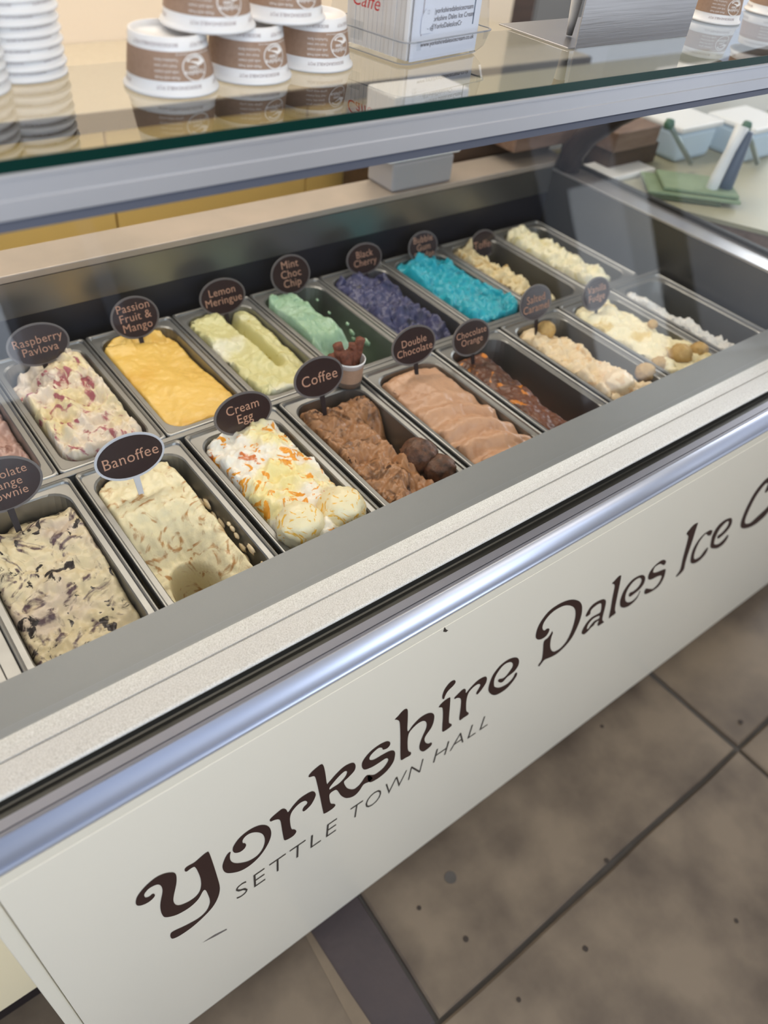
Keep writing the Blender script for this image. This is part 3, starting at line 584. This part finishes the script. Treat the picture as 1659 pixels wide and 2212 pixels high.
# dried residue clinging to pan walls and a bare scrape
random.seed(8)
for key, xs, n, m in (('banoffee', .062, 14, ICE['caramel'][1]), ('egg', .062, 6, BIS), ('frost', -.02, 7, ICE['frost'][1]), ('mint', .05, 7, ICE['mint'][1])):
    for i in range(n):
        bm = bmesh.new(); bmesh.ops.create_icosphere(bm, subdivisions=2, radius=1); sd = random.random() * 9
        L = random.uniform(.004, .011)
        for v in bm.verts: v.co = Vector((v.co.x * .003, v.co.y * L, v.co.z * L * .6)) * (1 + .4 * noise.noise(v.co * 2 + Vector((sd, 0, 0))))
        bm_obj('residue', bm, m, ices[key], True, loc=(xs + random.uniform(-.001, .001) if key != 'frost' else random.uniform(-.02, .05), random.uniform(-.14, .14), random.uniform(-.045, -.012) if key != 'frost' else -.104))

# ------------------------------------------------------------------ flavour tags
def tag_thing(px, py, y, w_, h_, text, label, stick_len, white=False, tilt=-0.35, yaw=0.0, fs=None):
    c = on_y(px, py, y); base = Vector((c.x, c.y, c.z - h_ / 2 * math.cos(tilt) - stick_len))
    t = thing('flavour_tag', label, 'sign', base, 0, 'oval flavour tags stuck in the ice cream')
    up = Vector((0, -math.sin(tilt), math.cos(tilt))); rt = Vector((math.cos(yaw), math.sin(yaw), 0)); up = (up - rt * up.dot(rt)).normalized(); n = rt.cross(up)
    c0 = c - base
    def plate(name, a, b, th0, th1, m):
        N = 40; bm = bmesh.new(); r0 = []; r1 = []
        for k in range(N):
            q = c0 + rt * a * math.cos(2 * PI * k / N) + up * b * math.sin(2 * PI * k / N)
            r0.append(bm.verts.new(q + n * th0)); r1.append(bm.verts.new(q + n * th1))
        bm.faces.new(r0[::-1]); bm.faces.new(r1)
        for k in range(N): bm.faces.new((r0[k], r0[(k + 1) % N], r1[(k + 1) % N], r1[k]))
        return bm_obj(name, bm, m, t)
    plate('rim', w_ / 2, h_ / 2, -.0012, .0006, M['tagrim'] if not white else M['tagw']); pl = plate('oval_plate', w_ / 2 - .0035, h_ / 2 - .0035, .0007, .0014, M['tagp'])
    bot = c0 - up * (h_ / 2 - .002); sm = M['tagw'] if white else M['stick']
    bm = bmesh.new(); 
    for s0, s1 in ((-.0045, .0045),):
        a = [bot + rt * s0 + n * .0010, bot + rt * s1 + n * .0010, bot + rt * s1 * .7 - up * (stick_len + .01), bot + rt * s0 * .7 - up * (stick_len + .01)]
        vv = [bm.verts.new(p) for p in a] + [bm.verts.new(p - n * .002) for p in a]
        for q in ((0, 1, 2, 3), (7, 6, 5, 4), (0, 4, 5, 1), (1, 5, 6, 2), (2, 6, 7, 3), (3, 7, 4, 0)): bm.faces.new([vv[i] for i in q])
    bm_obj('stick', bm, sm, t)
    vs2, fs2 = text2d(text, 1.0, 'CENTER', spacing=1.05, line=.85)
    mx = max(abs(v[0]) for v in vs2); my0, my1 = min(v[1] for v in vs2), max(v[1] for v in vs2); nl = text.count('\n') + 1
    s_ = min(w_ * (.40 if nl < 3 else .34) / mx, h_ * (.26, .54, .72)[nl - 1] / (my1 - my0))
    mesh('lettering', [c0 + rt * v[0] * s_ + up * (v[1] - (my0 + my1) / 2) * s_ + n * .0018 for v in vs2], fs2, M['tagtext'], pl)
    return t
L8 = 'brown oval flavour tag reading %s, %s'
for px, py, y, w_, h_, tx, la, sl, wh in (
  (2, 1048, .850, .105, .074, 'Chocolate\nOrange\nBrownie', 'above the dark speckled ice cream', .05, False),
  (281, 986, .828, .101, .065, 'Banoffee', 'on a pale frosted stick', .042, True),
  (526, 893, .850, .100, .066, 'Cream\nEgg', 'over the white and orange ice cream', .012, False),
  (689, 815, .845, .094, .066, 'Coffee', 'in front of the chocolate stick pot', .035, False),
  (894, 746, .845, .098, .068, 'Double\nChocolate', 'over the pinkish brown ice cream', .025, False),
  (1018, 729, .835, .092, .066, 'Chocolate\nOrange', 'over the dark chocolate ice cream', .028, False),
  (1157, 654, .845, .088, .068, 'Salted\nCaramel', 'over the pale caramel ice cream', .03, False),
  (1288, 635, .840, .086, .068, 'Vanilla\nFudge', 'over the pale yellow ice cream', .015, False),
  (83, 744, 1.19, .102, .070, 'Raspberry\nPavlova', 'over the red swirled ice cream', .02, False),
  (292, 686, 1.19, .088, .074, 'Passion\nFruit &\nMango', 'over the mango ice cream', .02, False),
  (481, 641, 1.20, .096, .068, 'Lemon\nMeringue', 'over the lemon ice cream', .02, False),
  (628, 593, 1.20, .090, .076, 'Mint\nChoc\nChip', 'over the mint green ice cream', .03, False),
  (787, 559, 1.20, .092, .064, 'Black\nCherry', 'over the dark blue purple ice cream', .03, False),
  (914, 533, 1.20, .084, .066, 'Bubble\nGum\nSundae', 'over the turquoise ice cream', .03, False),
  (1044, 527, 1.19, .084, .064, 'Toffee', 'over the beige toffee ice cream', .02, False)):
    tag_thing(px, py, y, w_, h_, tx, L8 % (tx.replace('\n', ' '), la), sl, wh)

# ------------------------------------------------------------------ paper cups
RB, RT_, CH = 0.0345, 0.0415, 0.047     # base radius, mouth radius, height (cup stands on its mouth)
def cr(h): return RT_ + (RB - RT_) * h / CH      # radius at height h above the mouth when inverted
def wrap(vs2, ang, h0, s, out=.0004, flip=True):
    o = []
    for v in vs2:
        x, y = (-v[0], -v[1]) if flip else (v[0], v[1]); h = h0 + y * s; r_ = cr(h) + out; a = ang + x * s / cr(h)
        o.append((math.cos(a) * r_, math.sin(a) * r_, h))
    return o
def dense(vs2, fs2): return vs2, fs2
def cup_parts(full=True):
    parts = []
    bm = lathe([(RT_ - .0012, .0045), (RT_ - .0012, .0012), (RT_ - .0006, .0002), (RT_ + .0008, 0), (RT_ + .0024, .0010), (RT_ + .0027, .0024), (RT_ + .0018, .0040), (cr(.005) + .0002, .0048), (cr(.012), .012), (cr(.036), .036), (cr(CH), CH), (RB - .001, CH + .0006), (RB - .0018, CH), (RB - .003, CH - .004), (0, CH - .004)], 48)
    parts.append(('cup_body', bm, M['cup'], True))
    if full:
        bm = lathe([(cr(.0135) + .00025, .0135), (cr(.027) + .00025, .027), (cr(.0365) + .00025, .0365)], 48); parts.append(('kraft_band', bm, M['kraft'], True))
    return parts
def cup_thing(full, loc, rz, label, group, viewang):
    t = thing('paper_cup', label, 'cup', loc, rz, group)
    for n_, bm, m, s in cup_parts(full): bm_obj(n_, bm, m, t, s)
    A = -PI / 2 + viewang
    def T(body, size, ang, h, m, sp=1.0, ln=1.0, al='CENTER', nm='print'):
        vs2, fs2 = text2d(body, 1.0, al, spacing=sp, line=ln); return mesh(nm, wrap(vs2, ang, h, size, .0007), fs2, m, t)
    for k in range(4): T('BIODEGRADABLE POT', .0042, A - .35 + k * 1.5, .0088, M['pink_grey'])
    if full:
        for k in range(4): T('BIODEGRADABLE POT', .0042, A - .9 + k * 1.5, .0418, M['pink_grey'])
        for da in (0.08, 0.08 + PI):
            N = 40; vs2 = []; fs2 = []
            for k in range(N):
                c_, s_ = math.cos(2 * PI * k / N), math.sin(2 * PI * k / N)
                vs2 += [(c_ * 1.0, s_ * .85), (c_ * .92, s_ * .77)]
            fs2 = [(2 * k, 2 * k + 1, (2 * k + 3) % (2 * N), (2 * k + 2) % (2 * N)) for k in range(N)]
            mesh('logo', wrap(vs2, A + da, .0238, .0128, .0008), fs2, M['white_ink'], t)
            hill = smooth_loop([(-.84, -.28), (-.6, -.15), (-.3, -.12), (0, -.25), (.35, -.38), (.62, -.42), (.55, -.55), (.3, -.66), (-.1, -.74), (-.5, -.62), (-.75, -.42)], 3)
            a_, b_ = poly2d([hill]); mesh('logo', wrap(a_, A + da, .0238, .0128, .0008), b_, M['white_ink'], t)
            a_, b_ = text2d('Yorkshire', .42, 'CENTER', off=.008, shear=.3); mesh('logo', wrap([(v[0], v[1] + .28, 0) for v in a_], A + da, .0238, .0128, .0008), b_, M['white_ink'], t)
            a_, b_ = text2d('Dales', .36, 'CENTER', off=.008, shear=.3); mesh('logo', wrap([(v[0] + .1, v[1] - .02, 0) for v in a_], A + da, .0238, .0128, .0008), b_, M['white_ink'], t)
            a_, b_ = text2d('www.yorkshiredalesicecream.co.uk', .0026, 'CENTER'); mesh('print', wrap(a_, A + da + .05, .0345, 1, .0008), b_, M['white_ink'], t)
            a_, b_ = text2d('Made with fresh\nmilk and cream\nfrom our own\nYorkshire farm', .0034, 'RIGHT', line=1.35); mesh('print', wrap(a_, A + da - .98, .0235, 1, .0008), b_, M['white_ink'], t)
    return t
def contact(u, v): return on_z(u, v, ZS)
GP = 'upturned kraft ice cream pots in the small pyramid on the glass shelf'
spots = [((272, 190), (466, 182), 'kraft and white pot upside down on the shelf, nearest in the bottom row'), ((457, 170), (595, 163), 'kraft and white pot upside down, middle of the bottom row'), ((592, 154), (704, 145), 'kraft and white pot upside down at the clear holder end of the bottom row')]
cen = []
c1 = contact(369, 184); c3 = contact(627, 150); dirv = (c3 - c1)
for i, s in enumerate(spots): cen.append(None)
def rim_center(left, right):   # centre of a circle of radius r seen between two rim points
    a, b = contact(*left), contact(*right); return (a + b) / 2
a0 = contact(272, 190); b0 = contact(466, 180); cen[0] = (a0 + b0) / 2
R1 = RT_ + .0027
r2 = contact(595, 162); r3 = contact(704, 145)
perp = (b0 - a0).normalized()
cen[1] = cen[0] + Vector((.0895, .012, 0)); cen[2] = cen[1] + Vector((.0885, .016, 0))
proto = None
yaws = [-.35, -.30, -.28]
for i in range(3):
    c = cen[i]; loc = (c.x, c.y, ZS + .0003)
    if proto is None: proto = cup_thing(True, loc, yaws[0], spots[0][2], GP, .45)
    else:
        o = copy_tree(proto); o.location = loc; o.rotation_euler = (0, 0, yaws[i]); o['label'] = spots[i][2]
for i, (f, lab) in enumerate(((.5, 'kraft pot upside down resting across the nearest two of the bottom row'), (.5, 'kraft pot upside down resting across the far two of the bottom row'))):
    c = cen[i].lerp(cen[i + 1], f); o = copy_tree(proto); o.location = (c.x - .002, c.y - .004, ZS + CH + .0013); o.rotation_euler = (0, 0, -.45 + .05 * i); o['label'] = lab
# two tall columns of nested white pots at the left
cb = cen[0] + Vector((0, 0, 0))
pr1 = contact(145, 165); pr0 = contact(46, 197)
imr = Vector((RM[0][0], RM[0][1], 0)).normalized()
st = [pr1 - imr * R1, pr0 - imr * R1 + Vector((-.012, -.004, 0))]
small = None
for ci, c in enumerate(st):
    for k in range(12):
        lab = ('bottom' if k == 0 else '%s pot' % ['', 'second', 'third', 'fourth', 'fifth', 'sixth', 'seventh', 'eighth', 'ninth', 'tenth', 'eleventh', 'twelfth'][k]) + (' white pot' if k == 0 else '') + (' up in the right column of nested white pots' if ci == 0 else ' up in the left column of nested white pots, cut by the picture edge')
        lab = lab.replace('bottom white pot up in', 'bottom white pot of').replace('pot up in', 'up in') if k == 0 else lab
        jx, jy = .0006 * math.sin(k * 2.3 + ci), .0006 * math.cos(k * 1.7)
        loc = (c.x + jx + .0007 * k * (0), c.y + jy, ZS + .0003 + k * .0088)
        if small is None: small = cup_thing(False, loc, -.3, lab, 'nested white pots in two columns on the glass shelf', .45); o = small
        else:
            o = copy_tree(small); o.location = loc; o['label'] = lab
        o.rotation_euler = (0, 0, -.3 + .5 * math.sin(k * 5 + ci * 2))
# kraft pots at the right end of the shelf
for i, (u, v, up_) in enumerate(((1551, 50, 0), (1672, 36, 0), (1548, 48, 1), (1672, 36, 1))):
    c = contact(1551 if i in (0, 2) else 1676, 50 if i in (0, 2) else 35) + Vector((0.012, 0.02, 0)); o = copy_tree(proto); o.location = (c.x, c.y, ZS + .0003 + up_ * .0560); o.rotation_euler = (0, 0, -.75)
    o['label'] = ['lower kraft pot upside down beside the steel cone stand', 'lower kraft pot upside down at the far right picture edge', 'upper kraft pot beside the steel cone stand', 'upper kraft pot at the far right picture edge'][i]
    o['group'] = 'kraft pots stacked at the right end of the shelf'

# ------------------------------------------------------------------ clear leaflet and napkin holder
A_ = contact(872, 147); B_ = A_ + Vector((math.cos(.17), math.sin(.17), 0)) * .136; C_ = A_ + Vector((-math.sin(.17), math.cos(.17), 0)) * .108
ex = (B_ - A_); ey = (C_ - A_); lx, ly = ex.length, ey.length; ang = math.atan2(ex.y, ex.x); nx = ex.normalized(); ny = Vector((-nx.y, nx.x, 0))
ly = abs(ey.dot(ny))
hd = thing('napkin_holder', 'clear plastic holder with a white card of web addresses and napkins', 'holder', A_, ang)
sk = ey.dot(nx)                                            # skew is ignored: the box is rectangular
def hbox(z, o_, r_): return [(-o_ + x_, -o_ + y_, z) for x_, y_ in ((0, 0), (lx + 2 * o_, 0), (lx + 2 * o_, ly + 2 * o_), (0, ly + 2 * o_))]
def hshell(levels, m, name, inner=False):
    bm = bmesh.new(); rings = []
    for z, o_ in levels:
        pts = []; r_ = .012; L0, L1, W0, W1 = -o_, lx + o_, -o_, ly + o_
        for cx_, cy_, a0_ in ((L1 - r_, W1 - r_, 0), (L0 + r_, W1 - r_, PI / 2), (L0 + r_, W0 + r_, PI), (L1 - r_, W0 + r_, 1.5 * PI)):
            for i in range(4): a = a0_ + i * PI / 6; pts.append((cx_ + r_ * math.cos(a), cy_ + r_ * math.sin(a), z))
        rings.append([bm.verts.new(p) for p in pts])
    for a, b in zip(rings, rings[1:]):
        for k in range(16): bm.faces.new((a[k], a[(k + 1) % 16], b[(k + 1) % 16], b[k]))
    if name == 'base_tray': bm.faces.new(rings[0][::-1])
    return bm_obj(name, bm, m, hd, False, fix=False)
hshell([(.0015, 0), (.010, .007), (.0258, .011)], M['clear'], 'base_tray'); hshell([(.0258, .0115), (.0270, .0118), (.0272, .0100)], M['clear_edge'], 'belt_rim')
hshell([(.0272, .0095), (.075, .004), (.125, -.004)], M['clear'], 'clear_cover')
hshell([(.0008, -.004), (.002, .0008), (.003, .0008)], M['clear_edge'], 'bottom_rim')
for x_ in (.004, lx - .012): box('clip', (x_, -.0128, .019), (x_ + .007, -.0120, .0275), M['clear'], hd)
box('clip', (-.0130, ly * .50, .016), (-.0120, ly * .50 + .018, .034), M['clear'], hd)
cm = box('card', (.012, .0030, .0035), (lx - .004, .0042, .125), M['card'], hd)
for i, (tx, zz) in enumerate((('@yorkshiredalesicecream', .0500), ('Yorkshire Dales Ice Cream', .0425), ('@YorksDalesIceCr', .0350))):
    a_, b_ = text2d(tx, .0072, 'LEFT'); mesh('lettering', [(v[0] + .041, .0024, v[1] + zz) for v in a_], b_, M['ink'], cm)
    box('icon', (.0325, .0022, zz - .0030), (.0385, .0029, zz + .0035), M['ink'], cm) if i < 2 else mesh('icon', [(.0325, .0024, zz + .002), (.0350, .0024, zz + .0005), (.0390, .0024, zz + .0032), (.0384, .0024, zz - .0015), (.0355, .0024, zz - .0036), (.0320, .0024, zz - .0028)], [(0, 1, 2, 3, 4, 5)], M['ink'], cm)
a_, b_ = text2d('f', .0075, 'CENTER', off=.01); mesh('icon', [(v[0] + .0357, .0019, v[1] + .0420) for v in a_], b_, M['card'], cm)
ring = [(.0337, .0511), (.0375, .0511), (.0375, .0473), (.0337, .0473)]
mesh('icon', [(p[0], .0019, p[1] + .0008) for p in ring] + [((p[0] - .0356) * .6 + .0356, .0019, (p[1] - .0492) * .6 + .0500) for p in ring], [(0, 1, 5, 4), (1, 2, 6, 5), (2, 3, 7, 6), (3, 0, 4, 7)], M['card'], cm)
a_, b_ = text2d('www.yorkshiredalesicecream.co.uk', .0068, 'LEFT'); mesh('lettering', [(v[0] + .028, .0024, v[1] + .0190) for v in a_], b_, M['ink'], cm)
box('fold_line', (.027, .0021, .028), (.0274, .0029, .125), M['pink_grey'], cm); box('fold_line', (lx - .017, .0021, .032), (lx - .0162, .0029, .125), M['slateblue'], cm)
nk = bmesh.new(); random.seed(3)
for k in range(14):
    y0 = .0075 + k * (ly - .013) / 14; box_bm(nk, (.010 + random.uniform(0, .0015), y0, .004), (lx - .008, y0 + .0062, .112 + random.uniform(0, .01)))
np_ = bm_obj('napkins', nk, M['napkin'], hd); np_['kind'] = 'stuff'
a_, b_ = text2d('Caffè', .020, 'CENTER', shear=.25)
mesh('lettering', [(-.0105, ly * .50 - v[0], v[1] + .054) for v in a_], b_, M['red'], hd)

# ------------------------------------------------------------------ steel cone stand with a waffle cone sleeve
m1, m2, m0 = contact(1242, 107), contact(1483, 80), contact(1150, 90)
e1 = (m2 - m1); W1 = e1.length; a1 = math.atan2(e1.y, e1.x)
cs = thing('cone_stand', 'brushed steel folded sheet cone stand on the glass shelf', 'stand', m1, a1)
box('front_plate', (0, 0, .0006), (W1, .0016, .16), M['brush'], cs, .0004)
box('base_plate', (-.012, .0018, .0006), (W1, .13, .0022), M['brush'], cs, .0004)
box('top_plate', (0, .0018, .1580), (W1, .12, .1600), M['brush'], cs, .0004)
cp = contact(1228, 83)
cn = thing('cone_sleeve', 'kraft and white paper cone sleeve hanging behind the steel stand', 'sleeve', (cp.x, cp.y, ZS + .004))
bm = lathe([(0.0015, .002), (.004, 0.0), (.006, .02), (.0078, .045)], 20); bm_obj('tip', bm, M['white'], cn, True)
bm = lathe([(.0078, .0451), (.024, .156), (.0245, .160), (.0230, .156), (.0070, .0451)], 20); bm_obj('sleeve', bm, M['kraft'], cn, True)

# ------------------------------------------------------------------ chocolate stick pot
pc = on_z(752, 822, PZ + .004)
ct = thing('chocolate_pot', 'small kraft and white pot holding rough chocolate sticks behind the Coffee tag', 'pot', (pc.x, pc.y, PZ + .0012))
bm = lathe([(0, .001), (.022, .001), (.0225, .0), (.0255, .045), (.0272, .0455), (.0275, .048), (.0262, .049), (.0250, .047), (.0215, .003), (0, .003)], 36); bm_obj('pot_body', bm, M['cup'], ct, True)
bm = lathe([(.02325, .010), (.0252, .038)], 36); bm_obj('kraft_band', bm, M['kraft'], ct, True)
random.seed(11)
sticks = [(-.016, .002, -.9, .2), (-.010, .010, -.6, -.3), (-.006, -.006, -.5, .5), (.002, .004, -.25, -.2), (.008, -.004, .15, .35), (.014, .006, .35, -.1), (.004, .014, .1, -.4), (-.002, -.012, -.7, .1)]
for i, (x, y, tx_, ty_) in enumerate(sticks):
    bm = bmesh.new(); d = Vector((tx_ * .5, ty_ * .5, 1)).normalized(); p0 = Vector((0, 0, 0)); pts = [p0 + d * s for s in (0, .012, .024, .036, .048 + .008 * (i % 3))]
    tube_bm(bm, pts, .0084, 10)
    bmesh.ops.subdivide_edges(bm, edges=bm.edges[:], cuts=1)
    for v in bm.verts: v.co += Vector((noise.noise(v.co * 260 + Vector((i, 0, 0))), noise.noise(v.co * 260 + Vector((0, i, 3))), noise.noise(v.co * 240))) * .0018
    o = bm_obj('chocolate_stick', bm, M['flake'], None, True, loc=(pc.x + x * .8, pc.y + y * .8, PZ + .016))
    tag(o, ['crinkled chocolate stick leaning furthest over the pot rim beside the Coffee tag', 'short crinkled chocolate stick lying behind the furthest leaning one', 'chocolate stick leaning forward over the front rim near the Coffee tag', 'upright chocolate stick in the middle of the kraft pot', 'chocolate stick beside the middle one, tipping towards the mint pan', 'chocolate stick tipping most towards the dark blue ice cream', 'rear middle chocolate stick, tipping back from the pot rim', 'low chocolate stick at the very front of the pot'][i], 'chocolate', 'crinkled chocolate sticks in the small pot')

# ------------------------------------------------------------------ behind the freezer
bc = thing('back_counter', 'beige topped service counter with yellow doors along the back wall', 'counter')
box('worktop', (-2.3, 2.0, z_(.667)), (2.55, 2.598, z_(.640)), M['worktop'], bc, .002)
box('edge_strip', (-2.3, 1.988, z_(.684)), (2.55, 1.9995, z_(.642)), M['dark_edge'], bc)
box('carcass', (-2.3, 2.02, 0.02), (2.55, 2.598, z_(.668)), M['yellow'], bc)
for k in range(8): box('door', (-2.3 + k * .606 + .003, 2.002, .10), (-2.3 + k * .606 + .603, 2.0195, z_(.6845)), M['yellow'], bc, .002)
tb = thing('deck_tub', 'white plastic tub with a greyed lower half on the rear deck', 'tub', (1.15, 1.312, z_(.6299)))
bm = bmesh.new(); box_bm(bm, (-.085, -.045, .0), (.085, .045, .06), .006); bm_obj('tub_base', bm, mat('grey_plastic', '#A8A5A6', .4), tb)
bm = bmesh.new(); box_bm(bm, (-.10, -.048, .0605), (.10, .048, .19), .006); bm_obj('tub_top', bm, M['white'], tb)
# left neighbour counter: cream front on a dark plinth
lc = thing('side_counter', 'cream fronted counter on a dark brown plinth, left of the freezer', 'counter')
box('front_board', (-1.6, 0.572, z_(1.51)), (-0.0995, 0.592, z_(.80)), M['cream2'], lc)
box('plinth', (-1.6, 0.600, 0.002), (-0.0995, 0.62, z_(1.511)), M['plinth'], lc)
box('carcass', (-1.6, 0.5925, z_(1.51)), (-0.0995, 1.4, z_(.80)), M['cream2'], lc)

# right side counter and its clutter, all beyond the end glass
rc = thing('right_counter', 'brown sided serving counter with an olive grey top beyond the end glass', 'counter')
def prism(name, poly, z0, z1, m, parent):
    bm = bmesh.new(); lo = [bm.verts.new((x, y, z0)) for x, y in poly]; hi = [bm.verts.new((x, y, z1)) for x, y in poly]; n = len(poly)
    bm.faces.new(hi); bm.faces.new(lo[::-1])
    for i in range(n): bm.faces.new((lo[i], lo[(i + 1) % n], hi[(i + 1) % n], hi[i]))
    return bm_obj(name, bm, m, parent)
prism('counter_top', [(1.668, .955), (1.80, .705), (3.2, .705), (3.2, 1.95), (1.668, 1.95)], z_(.660), z_(.6501), M['olive'], rc)
prism('wood_side', [(1.672, .957), (1.803, .709), (3.19, .709), (3.19, 1.94), (1.672, 1.94)], z_(.7140), z_(.6603), M['wood'], rc)
box('carcass', (2.08, .72, 0.001), (3.18, 1.93, z_(.7145)), M['dwood'], rc)
ZT = z_(.650)
def clutter(name, label, cat, lo, hi, m, bev=.004, rz=0, group=None, loc=None):
    o = box(name, lo, hi, m, None, bev, loc=loc, rot=(0, 0, rz)); tag(o, label, cat, group); return o
def at(u, v, z=ZT): p = on_z(u, v, z); return p
p = at(1400, 455); 
gc = thing('green_cloth', 'folded sage green cloths piled on the right counter', 'cloth', (1.775, 1.000, ZT + .0005), -0.75)
for i, (dx, dy, w_, d_, z0, m) in enumerate(((-.02, -.03, .17, .07, 0, M['dgreen']), (.0, .005, .22, .13, .0085, M['green']), (.015, .01, .18, .12, .0175, M['green']))):
    bm = bmesh.new(); box_bm(bm, (-w_ / 2 + dx, -d_ / 2 + dy, z0), (w_ / 2 + dx, d_ / 2 + dy, z0 + .008), .003); bm_obj('fold', bm, m, gc)
def tub(u, v, wd, dp, ht, m, label, name='storage_tub', lid=None, z=ZT, grp=None):
    p = on_z(u, v, z); t = thing(name, label, 'tub', (p.x, p.y, z + .0005), 0, grp)
    bm = bmesh.new(); box_bm(bm, (-wd / 2, 0, 0), (wd / 2, dp, ht), .012)
    for v_ in bm.verts: k = .86 + .14 * v_.co.z / ht; v_.co.x *= k
    bm_obj('tub_body', bm, m, t)
    bm = bmesh.new(); box_bm(bm, (-wd / 2 - .006, -.006, ht + .0005), (wd / 2 + .006, dp + .006, ht + .014), .004); bm_obj('tub_lid', bm, lid or M['tubwhite'], t)
    return t
tub(1492, 345, .17, .14, .075, M['tubblue'], 'pale blue tub with a white lid, nearest the brown boxes')
tub(1640, 345, .17, .14, .075, M['tubblue'], 'pale blue tub with a white lid at the right picture edge')
def scoop_tool(u0, v0, u1, v1, y, label, m, r=.007):
    a, b = on_y(u0, v0, y), on_y(u1, v1, y); t = thing('serving_spoon', label, 'spoon', a)
    bm = bmesh.new(); tube_bm(bm, [(0, 0, 0), tuple((b - a) * .5), tuple(b - a)], r, 8); bm_obj('handle', bm, m, t, True)
    bm = lathe([(0, -.012), (.010, -.010), (.013, 0), (.010, .010), (0, .012)], 14); bm_obj('knob', bm, mat('green_knob', '#3F6B55', .4), t, True, loc=tuple(b - a))
scoop_tool(1492, 352, 1446, 268, 1.10, 'grey serving spoon leaning over the nearer pale blue tub', M['gsteel'])
scoop_tool(1636, 352, 1613, 272, 1.04, 'grey serving spoon leaning over the tub at the right edge', M['gsteel'])
p = at(1545, 425); sp_ = thing('cone_server', 'white and slate blue plastic scoop standing upright on the right counter', 'scoop', (p.x, p.y, ZT + .0005))
bm = bmesh.new(); tube_bm(bm, [(-.035, 0, 0), (-.028, 0, .05), (-.012, 0, .11), (0, 0, .16)], [.014, .014, .012, .016], 10); bm_obj('white_arm', bm, M['tubwhite'], sp_, True)
bm = bmesh.new(); tube_bm(bm, [(.008, -.01, .002), (.004, -.01, .05), (.012, -.01, .10), (.018, -.01, .15)], [.018, .02, .016, .012], 10); bm_obj('blue_arm', bm, M['slateblue'], sp_, True)
# boxes behind the bracket
def cbox(u, v, z, wd, dp, ht, m, name, label, cat='box', grp=None):
    p = on_z(u, v, z); o = clutter(name, label, cat, (-wd / 2, 0, 0), (wd / 2, dp, ht), m, .003, 0, grp, (p.x, p.y, z + .0005)); return o
cbox(1368, 385, ZT, .17, .10, .012, M['white'], 'white_board', 'white chopping board lying on the right counter', 'board')
cbox(1362, 362, ZT, .19, .16, .050, M['dwood'], 'wooden_crate', 'dark brown wooden crate behind the white board', 'crate')
cbox(1372, 322, ZT + .0515, .17, .12, .045, M['wood'], 'wooden_crate', 'lighter brown wooden crate stacked on the dark one', 'crate')
cbox(1560, 262, ZT, .70, .05, .16, M['white'], 'white_screen', 'bright white screen standing behind the pale blue tubs', 'screen')
cbox(1085, 352, z_(.66), .34, .20, .07, M['dwood'], 'drawer_box', 'dark brown wooden drawer box behind the rear deck', 'box')
cbox(1215, 312, z_(.60), .34, .18, .06, M['wood'], 'wooden_tray', 'light brown wooden tray behind the dark drawer box', 'tray')
box('stand', (1.40, 1.395, 0.001), (1.664, 1.90, z_(.6705)), M['dwood'], rc)
# potted plant and grey cabinet beyond the end of the cream wall
px_, py_ = 3.02, 3.0
pl = thing('potted_plant', 'leafy green plant in a dark pot beyond the cream wall', 'plant', (px_, py_, 1.0))
box('stand', (-.16, -.12, -.999), (.16, .16, -.001), M['dwood'], pl)
bm = lathe([(0, 0), (.055, 0), (.075, .13), (.068, .13), (.06, .11), (0, .11)], 24); bm_obj('pot', bm, M['black'], pl, True)
random.seed(21)
for k in range(26):
    a = random.uniform(0, 2 * PI); l = random.uniform(.09, .17); e = random.uniform(.4, 1.3); w_ = .022
    d = Vector((math.cos(a) * math.cos(e), math.sin(a) * math.cos(e), math.sin(e))); s = d.cross(Vector((0, 0, 1))).normalized() * w_; o0 = Vector((0, 0, .10)); dr = Vector((0, 0, -.05))
    v = [o0, o0 + d * l * .4 + s, o0 + d * l * .5, o0 + d * l * .4 - s, o0 + d * l * .8 + s * .7 + dr * .4, o0 + d * l * .85 + dr * .3, o0 + d * l * .8 - s * .7 + dr * .4, o0 + d * l * 1.1 + dr]
    mesh('leaf', v, [(0, 1, 2), (0, 2, 3), (1, 4, 5, 2), (2, 5, 6, 3), (4, 7, 5), (5, 7, 6)], M['leafm'], pl, True)
gb = thing('grey_cabinet', 'tall grey cabinet standing beyond the plant', 'cabinet', (3.75, 3.4, 0))
box('body', (-.42, 0, .03), (.42, .5, 2.0), M['grey_wall'], gb, .004); box('door', (-.415, -.018, .06), (-.003, -.001, 1.96), M['grey_wall'], gb, .002); box('door', (.003, -.018, .06), (.415, -.001, 1.96), M['grey_wall'], gb, .002); box('plinth', (-.40, .02, 0.001), (.40, .48, .029), M['black'], gb)
